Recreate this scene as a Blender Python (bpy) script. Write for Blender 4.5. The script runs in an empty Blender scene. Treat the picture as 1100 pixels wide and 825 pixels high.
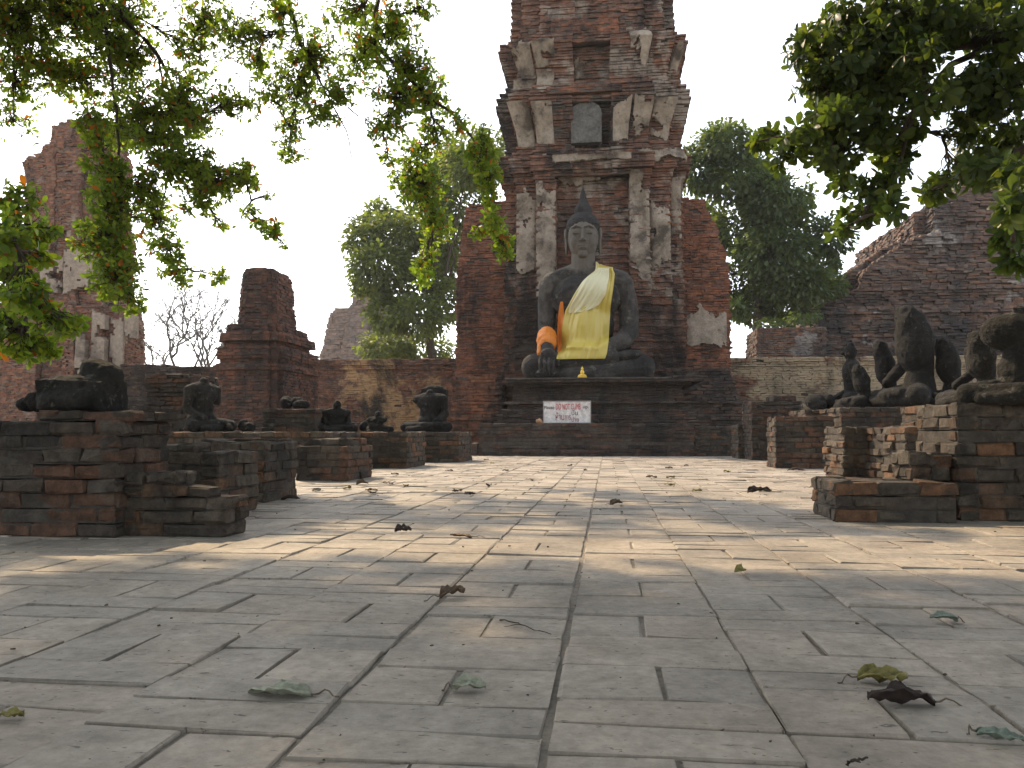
import bpy, bmesh, math, random
import numpy as np
from mathutils import Vector, Matrix, noise
from mathutils.bvhtree import BVHTree

random.seed(7)
RNG = np.random.default_rng(11)
C = bpy.context.scene.collection
SC = bpy.context.scene

# ------------------------------------------------------------------ camera, light, exposure
F = 855.6            # focal length in photo pixels (1100 wide)
H = 0.5              # eye height
YAW, PITCH = math.radians(6.8), math.radians(3.58)
cam_d = bpy.data.cameras.new('camera')
cam_d.sensor_width = 36.0
cam_d.lens = 28.0
cam_d.clip_start = 0.05
cam_d.clip_end = 3000
cam = bpy.data.objects.new('camera', cam_d)
C.objects.link(cam)
cam.location = (0, 0, H)
cam.rotation_euler = (math.pi / 2 + PITCH, 0, YAW)
SC.camera = cam
CM = cam.rotation_euler.to_matrix()

SUN_AZ, SUN_EL = -40.0, 43.0      # azimuth from +Y, clockwise positive
world = bpy.data.worlds.new('World')
SC.world = world
world.use_nodes = True
wn = world.node_tree
bg = wn.nodes['Background']
sky = wn.nodes.new('ShaderNodeTexSky')
sky.sky_type = 'NISHITA'
sky.sun_disc = False
sky.sun_elevation = math.radians(SUN_EL)
sky.sun_rotation = math.radians(SUN_AZ)
sky.air_density = 1.0
sky.dust_density = 1.6
sky.ozone_density = 1.0
hs = wn.nodes.new('ShaderNodeHueSaturation')
hs.inputs['Saturation'].default_value = .38
wn.links.new(sky.outputs[0], hs.inputs['Color'])
wn.links.new(hs.outputs[0], bg.inputs[0])
bg.inputs[1].default_value = 0.15
sl = bpy.data.lights.new('sun', 'SUN')
sl.energy = 2.1
sl.angle = math.radians(0.7)
sl.color = (1.0, 0.76, 0.47)
sun = bpy.data.objects.new('sun', sl)
C.objects.link(sun)
_sd = Vector((math.sin(math.radians(SUN_AZ)) * math.cos(math.radians(SUN_EL)),
              math.cos(math.radians(SUN_AZ)) * math.cos(math.radians(SUN_EL)),
              math.sin(math.radians(SUN_EL))))
sun.rotation_euler = _sd.to_track_quat('Z', 'Y').to_euler()
SC.view_settings.view_transform = 'Standard'
SC.view_settings.look = 'None'
SC.view_settings.gamma = 1.0
SC.view_settings.exposure = 1.6
SC.view_settings.use_curve_mapping = False

# ------------------------------------------------------------------ pixel -> world helpers
def ray(px, py):
    return CM @ Vector(((px - 550) / F, (412.5 - py) / F, -1.0))
def gp(px, py, z=0.0):
    d = ray(px, py); t = (z - H) / d.z
    return Vector((d.x * t, d.y * t, z))
def pl(px, py, Y):
    d = ray(px, py); t = Y / d.y
    return Vector((d.x * t, Y, H + d.z * t))
def at(px, py, D):
    d = ray(px, py)
    return Vector((0, 0, H)) + d * D
def GY(px, py):
    return gp(px, py).y

# ------------------------------------------------------------------ object helpers
def link(name, me, mats=(), parent=None):
    o = bpy.data.objects.new(name, me)
    C.objects.link(o)
    if me is not None:
        for m in mats:
            me.materials.append(m)
    if parent is not None:
        o.parent = parent
    return o
def tag(o, label=None, cat=None, group=None, kind=None):
    if label: o['label'] = label
    if cat: o['category'] = cat
    if group: o['group'] = group
    if kind: o['kind'] = kind
    return o
def empty(name, loc=(0, 0, 0)):
    e = bpy.data.objects.new(name, None)
    C.objects.link(e); e.location = loc
    e.empty_display_size = 0.2
    return e
def local(o):
    """give an object with world-space vertices an origin at its base"""
    me = o.data
    n = len(me.vertices)
    a = np.empty(n * 3, np.float32); me.vertices.foreach_get('co', a); a = a.reshape(-1, 3)
    c = (a.min(0) + a.max(0)) / 2; c[2] = a[:, 2].min()
    a = a - c
    me.vertices.foreach_set('co', a.ravel().astype(np.float32)); me.update()
    o.location = Vector(c.tolist())
    return o
def thing_from(parts, name, label, cat, group=None):
    """parts = world-space mesh objects; an Empty at their common base becomes the thing"""
    lo = np.array([1e9] * 3); hi = -lo
    for p in parts:
        a = np.empty(len(p.data.vertices) * 3, np.float32); p.data.vertices.foreach_get('co', a); a = a.reshape(-1, 3)
        lo = np.minimum(lo, a.min(0)); hi = np.maximum(hi, a.max(0))
    base = Vector(((lo[0] + hi[0]) / 2, (lo[1] + hi[1]) / 2, lo[2]))
    e = empty(name, base)
    for p in parts:
        if p.parent is None:
            p.data.transform(Matrix.Translation(-base))
            p.parent = e
    tag(e, label, cat, group)
    return e
def mesh_np(name, V, faces, smooth=False, mat_idx=None):
    """faces: list of arrays (n,k)"""
    me = bpy.data.meshes.new(name)
    V = np.asarray(V, np.float32)
    me.vertices.add(len(V)); me.vertices.foreach_set('co', V.ravel())
    tot = sum(f.size for f in faces); nf = sum(len(f) for f in faces)
    me.loops.add(tot); me.polygons.add(nf)
    li = np.concatenate([f.ravel() for f in faces]).astype(np.int32)
    sizes = np.concatenate([np.full(len(f), f.shape[1]) for f in faces])
    st = np.concatenate([[0], np.cumsum(sizes)[:-1]]).astype(np.int32)
    me.loops.foreach_set('vertex_index', li)
    me.polygons.foreach_set('loop_start', st)
    if mat_idx is not None:
        me.polygons.foreach_set('material_index', np.asarray(mat_idx, np.int32))
    me.polygons.foreach_set('use_smooth', np.full(nf, smooth))
    me.update(calc_edges=True)
    me.validate()
    return me

# chamfered box template
def _tmpl():
    V = []; idx = {}
    for sx in (-1, 1):
        for sy in (-1, 1):
            for sz in (-1, 1):
                for ax in range(3):
                    idx[(sx, sy, sz, ax)] = len(V); V.append((sx, sy, sz, ax))
    Fq = []; Ft = []
    def co(k): 
        sx, sy, sz, ax = k; v = [sx * .8, sy * .8, sz * .8]; v[ax] = (sx, sy, sz)[ax]; return Vector(v)
    def orient(keys):
        p = [co(k) for k in keys]; c = sum(p, Vector()) / len(p)
        n = (p[1] - p[0]).cross(p[2] - p[0])
        if n.dot(c) < 0: keys = keys[::-1]
        return [idx[k] for k in keys]
    for ax in range(3):
        o1, o2 = [a for a in range(3) if a != ax]
        for s in (-1, 1):
            ks = []
            for a, b in ((-1, -1), (1, -1), (1, 1), (-1, 1)):
                t = [0, 0, 0]; t[ax] = s; t[o1] = a; t[o2] = b
                ks.append((t[0], t[1], t[2], ax))
            Fq.append(orient(ks))
    for ax in range(3):
        o1, o2 = [a for a in range(3) if a != ax]
        for a in (-1, 1):
            for b in (-1, 1):
                t0 = [0, 0, 0]; t0[o1] = a; t0[o2] = b
                t1 = list(t0); t0[ax] = -1; t1[ax] = 1
                Fq.append(orient([(*t0, o1), (*t1, o1), (*t1, o2), (*t0, o2)]))
    for sx in (-1, 1):
        for sy in (-1, 1):
            for sz in (-1, 1):
                Ft.append(orient([(sx, sy, sz, 0), (sx, sy, sz, 1), (sx, sy, sz, 2)]))
    S = np.array([v[:3] for v in V], float); A = np.array([v[3] for v in V])
    full = np.zeros((24, 3)); full[np.arange(24), A] = 1
    return S, full, np.array(Fq), np.array(Ft)
T_S, T_FULL, T_Q, T_T = _tmpl()

class Boxes:
    def __init__(s): s.p = []; s.ex = []
    def add(s, c, h, rz=0.0, rx=0.0, ry=0.0): s.p.append((*c, *h, rz, rx, ry))
    def prism(s, poly, z0, z1):
        s.ex.append((poly, z0, z1))
    def build(s, name, chamfer=0.006, jit=0.004, cheap=False):
        P = np.array(s.p, float).reshape(-1, 9); n = len(P)
        hs = P[:, 3:6]
        if cheap:
            S = np.array([(x, y, z) for x in (-1, 1) for y in (-1, 1) for z in (-1, 1)], float)
            V = S[None] * hs[:, None, :]
            Q = np.array([(0, 1, 3, 2), (4, 6, 7, 5), (0, 4, 5, 1), (2, 3, 7, 6), (0, 2, 6, 4), (1, 5, 7, 3)]); Tt = None; k = 8
        else:
            b = np.minimum(chamfer, hs.min(1) * .45)[:, None, None]
            V = T_S[None] * (hs[:, None, :] - b * (1 - T_FULL[None]))
            Q, Tt, k = T_Q, T_T, 24
        V = V + RNG.normal(0, jit, V.shape)
        rz, rx, ry = P[:, 6], P[:, 7], P[:, 8]
        def rot(V, a, i, j):
            c, sn = np.cos(a)[:, None], np.sin(a)[:, None]
            vi, vj = V[..., i] * c - V[..., j] * sn, V[..., i] * sn + V[..., j] * c
            V[..., i], V[..., j] = vi, vj
        rot(V, rx, 1, 2); rot(V, ry, 2, 0); rot(V, rz, 0, 1)
        V = (V + P[:, None, :3]).reshape(-1, 3)
        off = (np.arange(n) * k)[:, None, None]
        faces = [(Q[None] + off).reshape(-1, 4)] if n else []
        if Tt is not None and n: faces.append((Tt[None] + off).reshape(-1, 3))
        mi = [np.zeros(len(f)) for f in faces]
        VV = [V]; base = len(V)
        for poly, z0, z1 in s.ex:
            m = len(poly)
            VV.append(np.array([(x, y, z0) for x, y in poly] + [(x, y, z1) for x, y in poly]))
            q = np.array([(i, (i + 1) % m, m + (i + 1) % m, m + i) for i in range(m)]) + base
            cap = np.array([[m + i for i in range(m)]]) + base
            faces += [q, cap]; mi += [np.ones(m), np.ones(1)]
            base += 2 * m
        return mesh_np(name, np.concatenate(VV), faces, False, np.concatenate(mi))

def nz(x, y, z, s=1.0):
    return noise.noise(Vector((x * s, y * s, z * s)))

def inset(poly, d):
    """offset a CCW polygon outward by d (miter)"""
    n = len(poly); out = []
    for i in range(n):
        p0, p1, p2 = (Vector(poly[i - 1]), Vector(poly[i]), Vector(poly[(i + 1) % n]))
        e1 = (p1 - p0).normalized(); e2 = (p2 - p1).normalized()
        n1 = Vector((e1.y, -e1.x)); n2 = Vector((e2.y, -e2.x))
        m = n1 + n2
        k = 2 / max(m.dot(m), .2) 
        out.append(tuple(p1 + m * (d * k)))
    return out

def course(B, poly, z, ch, L, dep, par, out_j=0.01, keep=None, gap=0.006, skip_back=True):
    n = len(poly)
    for i in range(n):
        a = Vector(poly[i]); b = Vector(poly[(i + 1) % n])
        e = b - a; le = e.length
        if le < .03: continue
        e = e / le; nr = Vector((e.y, -e.x))
        if skip_back and nr.y > .5: continue
        ang = math.atan2(e.y, e.x)
        t = 0.0
        first = True
        while t < le - .01:
            l = L * random.uniform(.85, 1.15)
            if first and par: l *= .5
            first = False
            if le - t - l < L * .3: l = le - t
            c = a + e * (t + l / 2) 
            if keep is None or keep(c.x, c.y, z):
                o = random.gauss(0, out_j)
                c = c - nr * (dep / 2 - o)
                B.add((c.x, c.y, z + ch / 2 + random.gauss(0, ch * .03)),
                      (l / 2 - gap / 2, dep / 2, ch / 2 - gap / 2 * random.uniform(.7, 1.3)),
                      ang + random.gauss(0, .012), random.gauss(0, .008), random.gauss(0, .008))
            t += l

def rect(x0, x1, y0, y1): return [(x0, y0), (x1, y0), (x1, y1), (x0, y1)]

# ------------------------------------------------------------------ materials
def newmat(name):
    m = bpy.data.materials.new(name); m.use_nodes = True
    nt = m.node_tree; b = nt.nodes['Principled BSDF']
    return m, nt, b
def N(nt, t, **kw):
    n = nt.nodes.new(t)
    for k, v in kw.items(): setattr(n, k, v)
    return n
def ramp(nt, stops, interp='LINEAR'):
    r = N(nt, 'ShaderNodeValToRGB'); r.color_ramp.interpolation = interp
    el = r.color_ramp.elements
    while len(el) > 1: el.remove(el[-1])
    el[0].position = stops[0][0]; el[0].color = (*stops[0][1], 1)
    for p, c in stops[1:]:
        e = el.new(p); e.color = (*c, 1)
    return r
def noise_n(nt, vec, scale, detail=6, rough=.6, dist=0.0):
    n = N(nt, 'ShaderNodeTexNoise'); n.inputs['Scale'].default_value = scale
    n.inputs['Detail'].default_value = detail; n.inputs['Roughness'].default_value = rough
    n.inputs['Distortion'].default_value = dist
    nt.links.new(vec, n.inputs['Vector']); return n
def mixc(nt, fac, a, b, mode='MIX'):
    m = N(nt, 'ShaderNodeMix', data_type='RGBA', blend_type=mode)
    for s, v in ((0, fac), (6, a), (7, b)):
        if isinstance(v, (int, float)): m.inputs[s].default_value = v
        elif isinstance(v, tuple): m.inputs[s].default_value = (*v, 1)
        else: nt.links.new(v, m.inputs[s])
    return m.outputs[2]
G = lambda v: (v, v, v)

def mat_brick(name, pal, stain=(.42, .62), stain_col=(.022, .020, .018), stain_scale=1.2, plaster=None, pl_scale=1.0,
              pl_col=(.25, .22, .18), bump=.6, fine=60):
    m, nt, b = newmat(name)
    geo = N(nt, 'ShaderNodeNewGeometry'); tc = N(nt, 'ShaderNodeNewGeometry')
    pos = tc.outputs['Position']
    k = len(pal)
    r = ramp(nt, [(i / k, c) for i, c in enumerate(pal)], 'CONSTANT')
    nt.links.new(geo.outputs['Random Per Island'], r.inputs[0])
    col = r.outputs[0]
    n2 = noise_n(nt, pos, fine * .25, 8, .7)
    r2 = ramp(nt, [(.3, G(.42)), (.7, G(1.38))]); nt.links.new(n2.outputs[0], r2.inputs[0])
    col = mixc(nt, 1.0, col, r2.outputs[0], 'MULTIPLY')
    if plaster:
        n3 = noise_n(nt, pos, pl_scale, 8, .65, .4)
        r3 = ramp(nt, [(plaster[0], G(0)), (plaster[1], G(1))]); nt.links.new(n3.outputs[0], r3.inputs[0])
        col = mixc(nt, r3.outputs[0], col, pl_col)
    mpv = N(nt, 'ShaderNodeMapping'); mpv.inputs['Scale'].default_value = (1, 1, .55); nt.links.new(pos, mpv.inputs[0])
    n1 = noise_n(nt, mpv.outputs[0], stain_scale, 10, .72, .6)
    r1 = ramp(nt, [(stain[0], G(0)), (stain[1], G(.93))]); nt.links.new(n1.outputs[0], r1.inputs[0])
    col = mixc(nt, r1.outputs[0], col, stain_col)
    n5 = noise_n(nt, pos, 7.0, 7, .7)
    r5 = ramp(nt, [(.56, G(0)), (.72, G(.55))]); nt.links.new(n5.outputs[0], r5.inputs[0])
    col = mixc(nt, r5.outputs[0], col, (.16, .145, .12))
    nt.links.new(col, b.inputs['Base Color'])
    b.inputs['Roughness'].default_value = .93
    b.inputs['Specular IOR Level'].default_value = .25
    n4 = noise_n(nt, pos, fine, 8, .7)
    bp = N(nt, 'ShaderNodeBump'); bp.inputs['Strength'].default_value = bump; bp.inputs['Distance'].default_value = .022
    nt.links.new(n4.outputs[0], bp.inputs['Height'])
    nt.links.new(bp.outputs[0], b.inputs['Normal'])
    return m

def mat_rock(name, stops, scale=3.0, fine=45, bump=.7, dist=.02, spots=None, rough=.92):
    m, nt, b = newmat(name)
    pos = N(nt, 'ShaderNodeNewGeometry').outputs['Position']
    n1 = noise_n(nt, pos, scale, 10, .68, .5)
    r1 = ramp(nt, stops); nt.links.new(n1.outputs[0], r1.inputs[0]); col = r1.outputs[0]
    n2 = noise_n(nt, pos, fine * .4, 8, .7)
    r2 = ramp(nt, [(.3, G(.6)), (.7, G(1.2))]); nt.links.new(n2.outputs[0], r2.inputs[0])
    col = mixc(nt, 1.0, col, r2.outputs[0], 'MULTIPLY')
    if spots:
        n3 = noise_n(nt, pos, spots[0], 8, .7)
        r3 = ramp(nt, [(spots[1], G(0)), (spots[1] + .08, G(.8))]); nt.links.new(n3.outputs[0], r3.inputs[0])
        col = mixc(nt, r3.outputs[0], col, spots[2])
    nt.links.new(col, b.inputs['Base Color'])
    b.inputs['Roughness'].default_value = rough
    b.inputs['Specular IOR Level'].default_value = .25
    n4 = noise_n(nt, pos, fine, 9, .72)
    bp = N(nt, 'ShaderNodeBump'); bp.inputs['Strength'].default_value = bump; bp.inputs['Distance'].default_value = dist
    nt.links.new(n4.outputs[0], bp.inputs['Height']); nt.links.new(bp.outputs[0], b.inputs['Normal'])
    return m

def mat_plain(name, col, rough=.6, metal=0.0, sheen=0.0):
    m, nt, b = newmat(name)
    b.inputs['Base Color'].default_value = (*col, 1); b.inputs['Roughness'].default_value = rough
    b.inputs['Metallic'].default_value = metal
    return m

def mat_leaf(name, pal, trans=.5, tcol=None, rough=.45, spec=.4):
    m, nt, b = newmat(name)
    geo = N(nt, 'ShaderNodeNewGeometry')
    k = len(pal)
    r = ramp(nt, [(i / k, c) for i, c in enumerate(pal)], 'CONSTANT'); nt.links.new(geo.outputs['Random Per Island'], r.inputs[0])
    nt.links.new(r.outputs[0], b.inputs['Base Color'])
    b.inputs['Roughness'].default_value = rough
    b.inputs['Specular IOR Level'].default_value = spec
    tr = N(nt, 'ShaderNodeBsdfTranslucent')
    tint = mixc(nt, 1.0, r.outputs[0], tcol or (2.2, 2.0, .7), 'MULTIPLY')
    nt.links.new(tint, tr.inputs['Color'])
    mx = N(nt, 'ShaderNodeMixShader'); mx.inputs[0].default_value = trans
    nt.links.new(b.outputs[0], mx.inputs[1]); nt.links.new(tr.outputs[0], mx.inputs[2])
    nt.links.new(mx.outputs[0], nt.nodes['Material Output'].inputs['Surface'])
    return m

RED = [(.20, .095, .058), (.165, .08, .052), (.22, .10, .058), (.15, .085, .06), (.18, .092, .062), (.135, .08, .06), (.20, .115, .078), (.16, .10, .074)]
GREYB = [(.092, .071, .053), (.074, .06, .046), (.118, .074, .048), (.10, .08, .06), (.16, .085, .047), (.064, .051, .04), (.082, .066, .05), (.11, .088, .066)]
DARKB = [(.07, .056, .045), (.09, .068, .05), (.12, .068, .045), (.055, .046, .038), (.10, .08, .062), (.13, .07, .045)]
M = {}
M['near'] = mat_brick('weathered_brick', GREYB, (.50, .68), stain_scale=2.2, fine=70, bump=.8)
M['near_dark'] = mat_brick('mildewed_brick', DARKB, (.44, .62), stain_scale=1.6, fine=70, bump=.8)
M['tower'] = mat_brick('tower_brick', RED, (.47, .60), stain_scale=.75, plaster=(.54, .60), pl_scale=.8, pl_col=(.26, .21, .165), fine=22)
M['wing'] = mat_brick('wing_brick', [(.23, .095, .052), (.19, .08, .048), (.25, .105, .056), (.16, .078, .05), (.21, .098, .06), (.15, .08, .056)], (.48, .60), stain_scale=.6, fine=22)
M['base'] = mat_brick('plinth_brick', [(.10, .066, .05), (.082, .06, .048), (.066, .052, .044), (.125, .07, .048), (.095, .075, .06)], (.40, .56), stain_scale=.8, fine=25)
M['wall'] = mat_brick('wall_brick', RED, (.50, .62), stain_scale=.6, plaster=(.47, .52), pl_scale=.5, pl_col=(.40, .25, .125), fine=22)
M['wallr'] = mat_brick('wall_brick_pale', RED, (.50, .66), stain_scale=.5, plaster=(.42, .5), pl_scale=.6, pl_col=(.33, .26, .17), fine=22)
M['ruin'] = mat_brick('ruin_brick', [(.17, .10, .07), (.14, .09, .068), (.20, .11, .07), (.12, .085, .07), (.16, .12, .095)], (.45, .60), stain_col=(.04, .037, .036), stain_scale=.4, plaster=(.60, .63), pl_scale=.5, pl_col=(.28, .25, .22), fine=15)
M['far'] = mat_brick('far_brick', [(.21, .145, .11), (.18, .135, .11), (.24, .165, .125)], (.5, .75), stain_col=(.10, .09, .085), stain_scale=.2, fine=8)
M['mortar'] = mat_rock('mortar_core', [(.3, (.05, .042, .035)), (.7, (.12, .10, .08))], 6)
M['mortar_near'] = mat_rock('mortar_near', [(.3, (.045, .038, .032)), (.7, (.10, .085, .07))], 9)
M['plaster'] = mat_rock('old_plaster', [(.36, (.10, .08, .06)), (.45, (.26, .21, .155)), (.58, (.38, .315, .245)), (.75, (.27, .21, .16))], 1.0, 22, .8, .03, spots=(2.2, .53, (.06, .048, .04)))
M['stone'] = mat_rock('dark_stone', [(.35, (.04, .036, .032)), (.55, (.085, .076, .066)), (.72, (.15, .135, .115))], 2.2, 40, .7, spots=(9, .66, (.17, .16, .145)))
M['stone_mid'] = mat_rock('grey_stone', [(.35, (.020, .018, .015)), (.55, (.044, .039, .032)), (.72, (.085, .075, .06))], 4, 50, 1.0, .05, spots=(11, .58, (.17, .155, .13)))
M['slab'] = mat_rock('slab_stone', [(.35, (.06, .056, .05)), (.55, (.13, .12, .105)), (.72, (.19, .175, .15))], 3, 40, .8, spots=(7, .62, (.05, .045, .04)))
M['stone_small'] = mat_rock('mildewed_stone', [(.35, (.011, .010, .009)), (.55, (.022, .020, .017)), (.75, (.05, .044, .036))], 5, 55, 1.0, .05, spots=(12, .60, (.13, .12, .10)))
M['buddha'] = mat_rock('statue_stone', [(.38, (.018, .0165, .015)), (.50, (.036, .033, .029)), (.66, (.085, .076, .065))], 1.6, 26, .7, .03, spots=(4.5, .58, (.14, .128, .108)))
M['hair'] = mat_rock('statue_hair', [(.35, (.025, .023, .022)), (.7, (.05, .045, .042))], 3, 30, .6)
M['bark'] = mat_rock('bark', [(.3, (.045, .035, .027)), (.7, (.11, .085, .065))], 8, 60, .8)
M['bare'] = mat_rock('bare_bark', [(.3, (.10, .09, .08)), (.7, (.17, .15, .135))], 8, 60, .3)
M['robe'] = mat_plain('yellow_satin', (.50, .385, .07), .38)
M['sash'] = mat_plain('pale_satin', (.62, .58, .36), .4)
M['orange'] = mat_plain('orange_cloth', (.62, .19, .015), .6)
M['gold'] = mat_plain('gilt', (.75, .48, .08), .35, .7)
M['leafL'] = mat_leaf('almond_leaf', [(.11, .15, .025), (.07, .11, .02), (.13, .17, .03), (.085, .12, .022), (.06, .09, .02), (.11, .15, .02), (.15, .16, .03), (.08, .12, .03), (.09, .13, .025), (.08, .115, .02), (.12, .16, .03), (.07, .10, .02), (.10, .14, .022), (.14, .17, .03), (.09, .12, .02), (.065, .10, .018), (.11, .15, .025), (.12, .14, .025), (.075, .11, .02), (.10, .13, .025), (.085, .12, .02), (.22, .07, .015)], .60, (2.5, 2.7, .8))
M['leafR'] = mat_leaf('green_leaf', [(.05, .085, .02), (.04, .07, .018), (.065, .10, .022), (.05, .08, .02), (.08, .11, .022), (.035, .06, .018)], .45)
M['treeA'] = mat_leaf('tree_leaf', [(.095, .13, .045), (.08, .11, .04), (.11, .15, .05), (.07, .095, .035)], .45, rough=.6)
M['treeB'] = mat_leaf('tree_leaf_dark', [(.065, .098, .042), (.052, .082, .037), (.08, .115, .045)], .4, rough=.6)
M['pale_leaf'] = mat_leaf('pale_leaf', [(.09, .10, .05), (.10, .10, .06), (.08, .09, .045)], .35, rough=.7)

# ------------------------------------------------------------------ ground
def make_ground():
    m, nt, b = newmat('earth')
    pos = N(nt, 'ShaderNodeNewGeometry').outputs['Position']
    n1 = noise_n(nt, pos, .6, 10, .65)
    r = ramp(nt, [(.35, (.14, .11, .08)), (.55, (.22, .18, .13)), (.7, (.12, .12, .06))]); nt.links.new(n1.outputs[0], r.inputs[0])
    nt.links.new(r.outputs[0], b.inputs['Base Color']); b.inputs['Roughness'].default_value = 1
    g = 900
    V = [(-g, -g, -.03), (g, -g, -.03), (g, g, -.03), (-g, g, -.03)]
    o = link('ground', mesh_np('ground', V, [np.array([[0, 1, 2, 3]])]), [m]); tag(o, kind='structure')
    # sandy joint bed under the paving
    m2 = mat_rock('joint_sand', [(.3, (.19, .167, .14)), (.7, (.27, .237, .197))], 5, 120, .6, .004)
    X0, X1, Y0, Y1 = -9.5, 8.5, -2.5, 18.2
    nx, ny = 90, 100
    xs = np.linspace(X0, X1, nx); ys = np.linspace(Y0, Y1, ny)
    VX, VY = np.meshgrid(xs, ys)
    VZ = np.array([[-.0048 + .0009 * nz(x, y, 0, 3.0) for x in xs] for y in ys])
    V = np.stack([VX.ravel(), VY.ravel(), VZ.ravel()], 1)
    i = np.arange((nx - 1) * (ny - 1)); r_, c_ = i // (nx - 1), i % (nx - 1); q = r_ * nx + c_
    o = link('paving_bed', mesh_np('paving_bed', V, [np.stack([q, q + 1, q + nx + 1, q + nx], 1)], True), [m2]); tag(o, kind='structure')
    # tiles
    W = .794 * H; ph = gp(585, 800).x
    B = Boxes()
    k0 = int((X0 - ph) / W) - 1
    for k in range(k0, 200):
        xa = ph + k * W
        if xa > X1 - W or xa < X0: continue
        wob = random.gauss(0, .004)
        y = Y0 + random.uniform(0, .4)
        st = random.randint(0, 2)
        while y < Y1 - .3:
            gx = random.uniform(.006, .013)
            if st == 0:
                l = .47 * H * random.uniform(.94, 1.07)
                s = random.uniform(.47, .53)
                for a, bb in ((0, s), (s, 1)):
                    xl = xa + a * W + (gx / 2 if a == 0 else .005) + wob; xr = xa + bb * W - (gx / 2 if bb == 1 else .005) + wob
                    B.add(((xl + xr) / 2, y + l / 2 + random.gauss(0, .002), -.014 + random.gauss(0, .0016)), ((xr - xl) / 2, l / 2 - random.uniform(.001, .0028), .016),
                          random.gauss(0, .006), random.gauss(0, .006), random.gauss(0, .004))
            else:
                l = .26 * H * random.uniform(.92, 1.08)
                B.add((xa + W / 2 + wob, y + l / 2, -.014 + random.gauss(0, .0016)), (W / 2 - gx / 2, l / 2 - random.uniform(.0008, .0022), .016),
                      random.gauss(0, .005), random.gauss(0, .010), random.gauss(0, .003))
            y += l; st = (st + 1) % 3
    m3, nt, b = newmat('paving_clay')
    geo = N(nt, 'ShaderNodeNewGeometry'); pos = geo.outputs['Position']
    r = ramp(nt, [(0, (.31, .268, .22)), (.2, (.275, .24, .20)), (.4, (.33, .283, .23)), (.6, (.29, .248, .203)), (.8, (.312, .262, .21))], 'CONSTANT')
    nt.links.new(geo.outputs['Random Per Island'], r.inputs[0]); col = r.outputs[0]
    n1 = noise_n(nt, pos, 2.2, 10, .68, .3); r1 = ramp(nt, [(.32, G(.60)), (.68, G(1.24))]); nt.links.new(n1.outputs[0], r1.inputs[0])
    col = mixc(nt, 1, col, r1.outputs[0], 'MULTIPLY')
    n2 = noise_n(nt, pos, 26, 9, .75); r2 = ramp(nt, [(.3, G(.66)), (.65, G(1.15))]); nt.links.new(n2.outputs[0], r2.inputs[0])
    col = mixc(nt, 1, col, r2.outputs[0], 'MULTIPLY')
    mp = N(nt, 'ShaderNodeMapping'); mp.inputs['Scale'].default_value = (1, 2.2, 1); nt.links.new(pos, mp.inputs[0])
    n3 = noise_n(nt, mp.outputs[0], 34, 5, .6, .5); r3 = ramp(nt, [(.628, G(0)), (.672, G(.8))]); nt.links.new(n3.outputs[0], r3.inputs[0])
    col = mixc(nt, r3.outputs[0], col, (.06, .05, .042))
    n5 = noise_n(nt, pos, 1.1, 8, .7, .8); r5 = ramp(nt, [(.55, G(0)), (.70, G(.55))]); nt.links.new(n5.outputs[0], r5.inputs[0])
    col = mixc(nt, r5.outputs[0], col, (.13, .115, .10))
    n6 = noise_n(nt, pos, 4.5, 9, .75, 1.0); r6 = ramp(nt, [(.58, G(0)), (.70, G(.5))]); nt.links.new(n6.outputs[0], r6.inputs[0])
    col = mixc(nt, r6.outputs[0], col, (.38, .345, .30))
    nt.links.new(col, b.inputs['Base Color']); b.inputs['Roughness'].default_value = .75; b.inputs['Specular IOR Level'].default_value = .35
    n4 = noise_n(nt, mp.outputs[0], 30, 10, .72)
    bp = N(nt, 'ShaderNodeBump'); bp.inputs['Strength'].default_value = .5; bp.inputs['Distance'].default_value = .006
    hsub = mixc(nt, r3.outputs[0], n4.outputs[0], (0, 0, 0)); nt.links.new(hsub, bp.inputs['Height'])
    nt.links.new(bp.outputs[0], b.inputs['Normal'])
    o = link('paving', B.build('paving', .0035, .0021), [m3, m3]); tag(o, kind='structure')
make_ground()

# ------------------------------------------------------------------ brick blocks (pedestals)
def block_mesh(B, x0, x1, y0, y1, z0, z1, ch=.075, L=.23, dep=.11, rough=.005, erode=.0, gap=.0035, top_fill=True):
    n = max(1, round((z1 - z0) / ch)); ch = (z1 - z0) / n
    for k in range(n):
        top = k == n - 1
        o = random.gauss(0, rough * .7)
        poly = rect(x0 - o, x1 + o, y0 - o, y1)
        er = erode * (1.6 if top else .5)
        course(B, poly, z0 + k * ch, ch, L, dep, k % 2, rough, (lambda x, y, z: random.random() > er), gap, False)
        zc = z0 + (k + 1) * ch - random.uniform(.004, .009)
        d = .012
        if x1 - x0 > .28 and y1 - y0 > .28:
            if not (top and top_fill):
                B.prism(rect(x0 + d, x1 - d, y0 + d, y1 - d), z0 + k * ch, zc)
            else:
                y = y0 + dep
                while y < y1 - dep - .02:
                    l = min(.11, y1 - dep - y); x = x0 + dep
                    while x < x1 - dep - .02:
                        w = min(L * random.uniform(.8, 1.1), x1 - dep - x)
                        B.add((x + w / 2, y + l / 2, z0 + k * ch + ch / 2 - random.uniform(0, .008)), (max(w / 2 - .004, .005), max(l / 2 - .004, .005), ch / 2 - .003), random.gauss(0, .01))
                        x += w
                    y += l
                B.prism(rect(x0 + d, x1 - d, y0 + d, y1 - d), z0 + k * ch, zc - .02)
        else:
            B.prism(rect(x0 + .012, x1 - .012, y0 + .012, y1 - .012), z0 + k * ch, zc)

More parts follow.
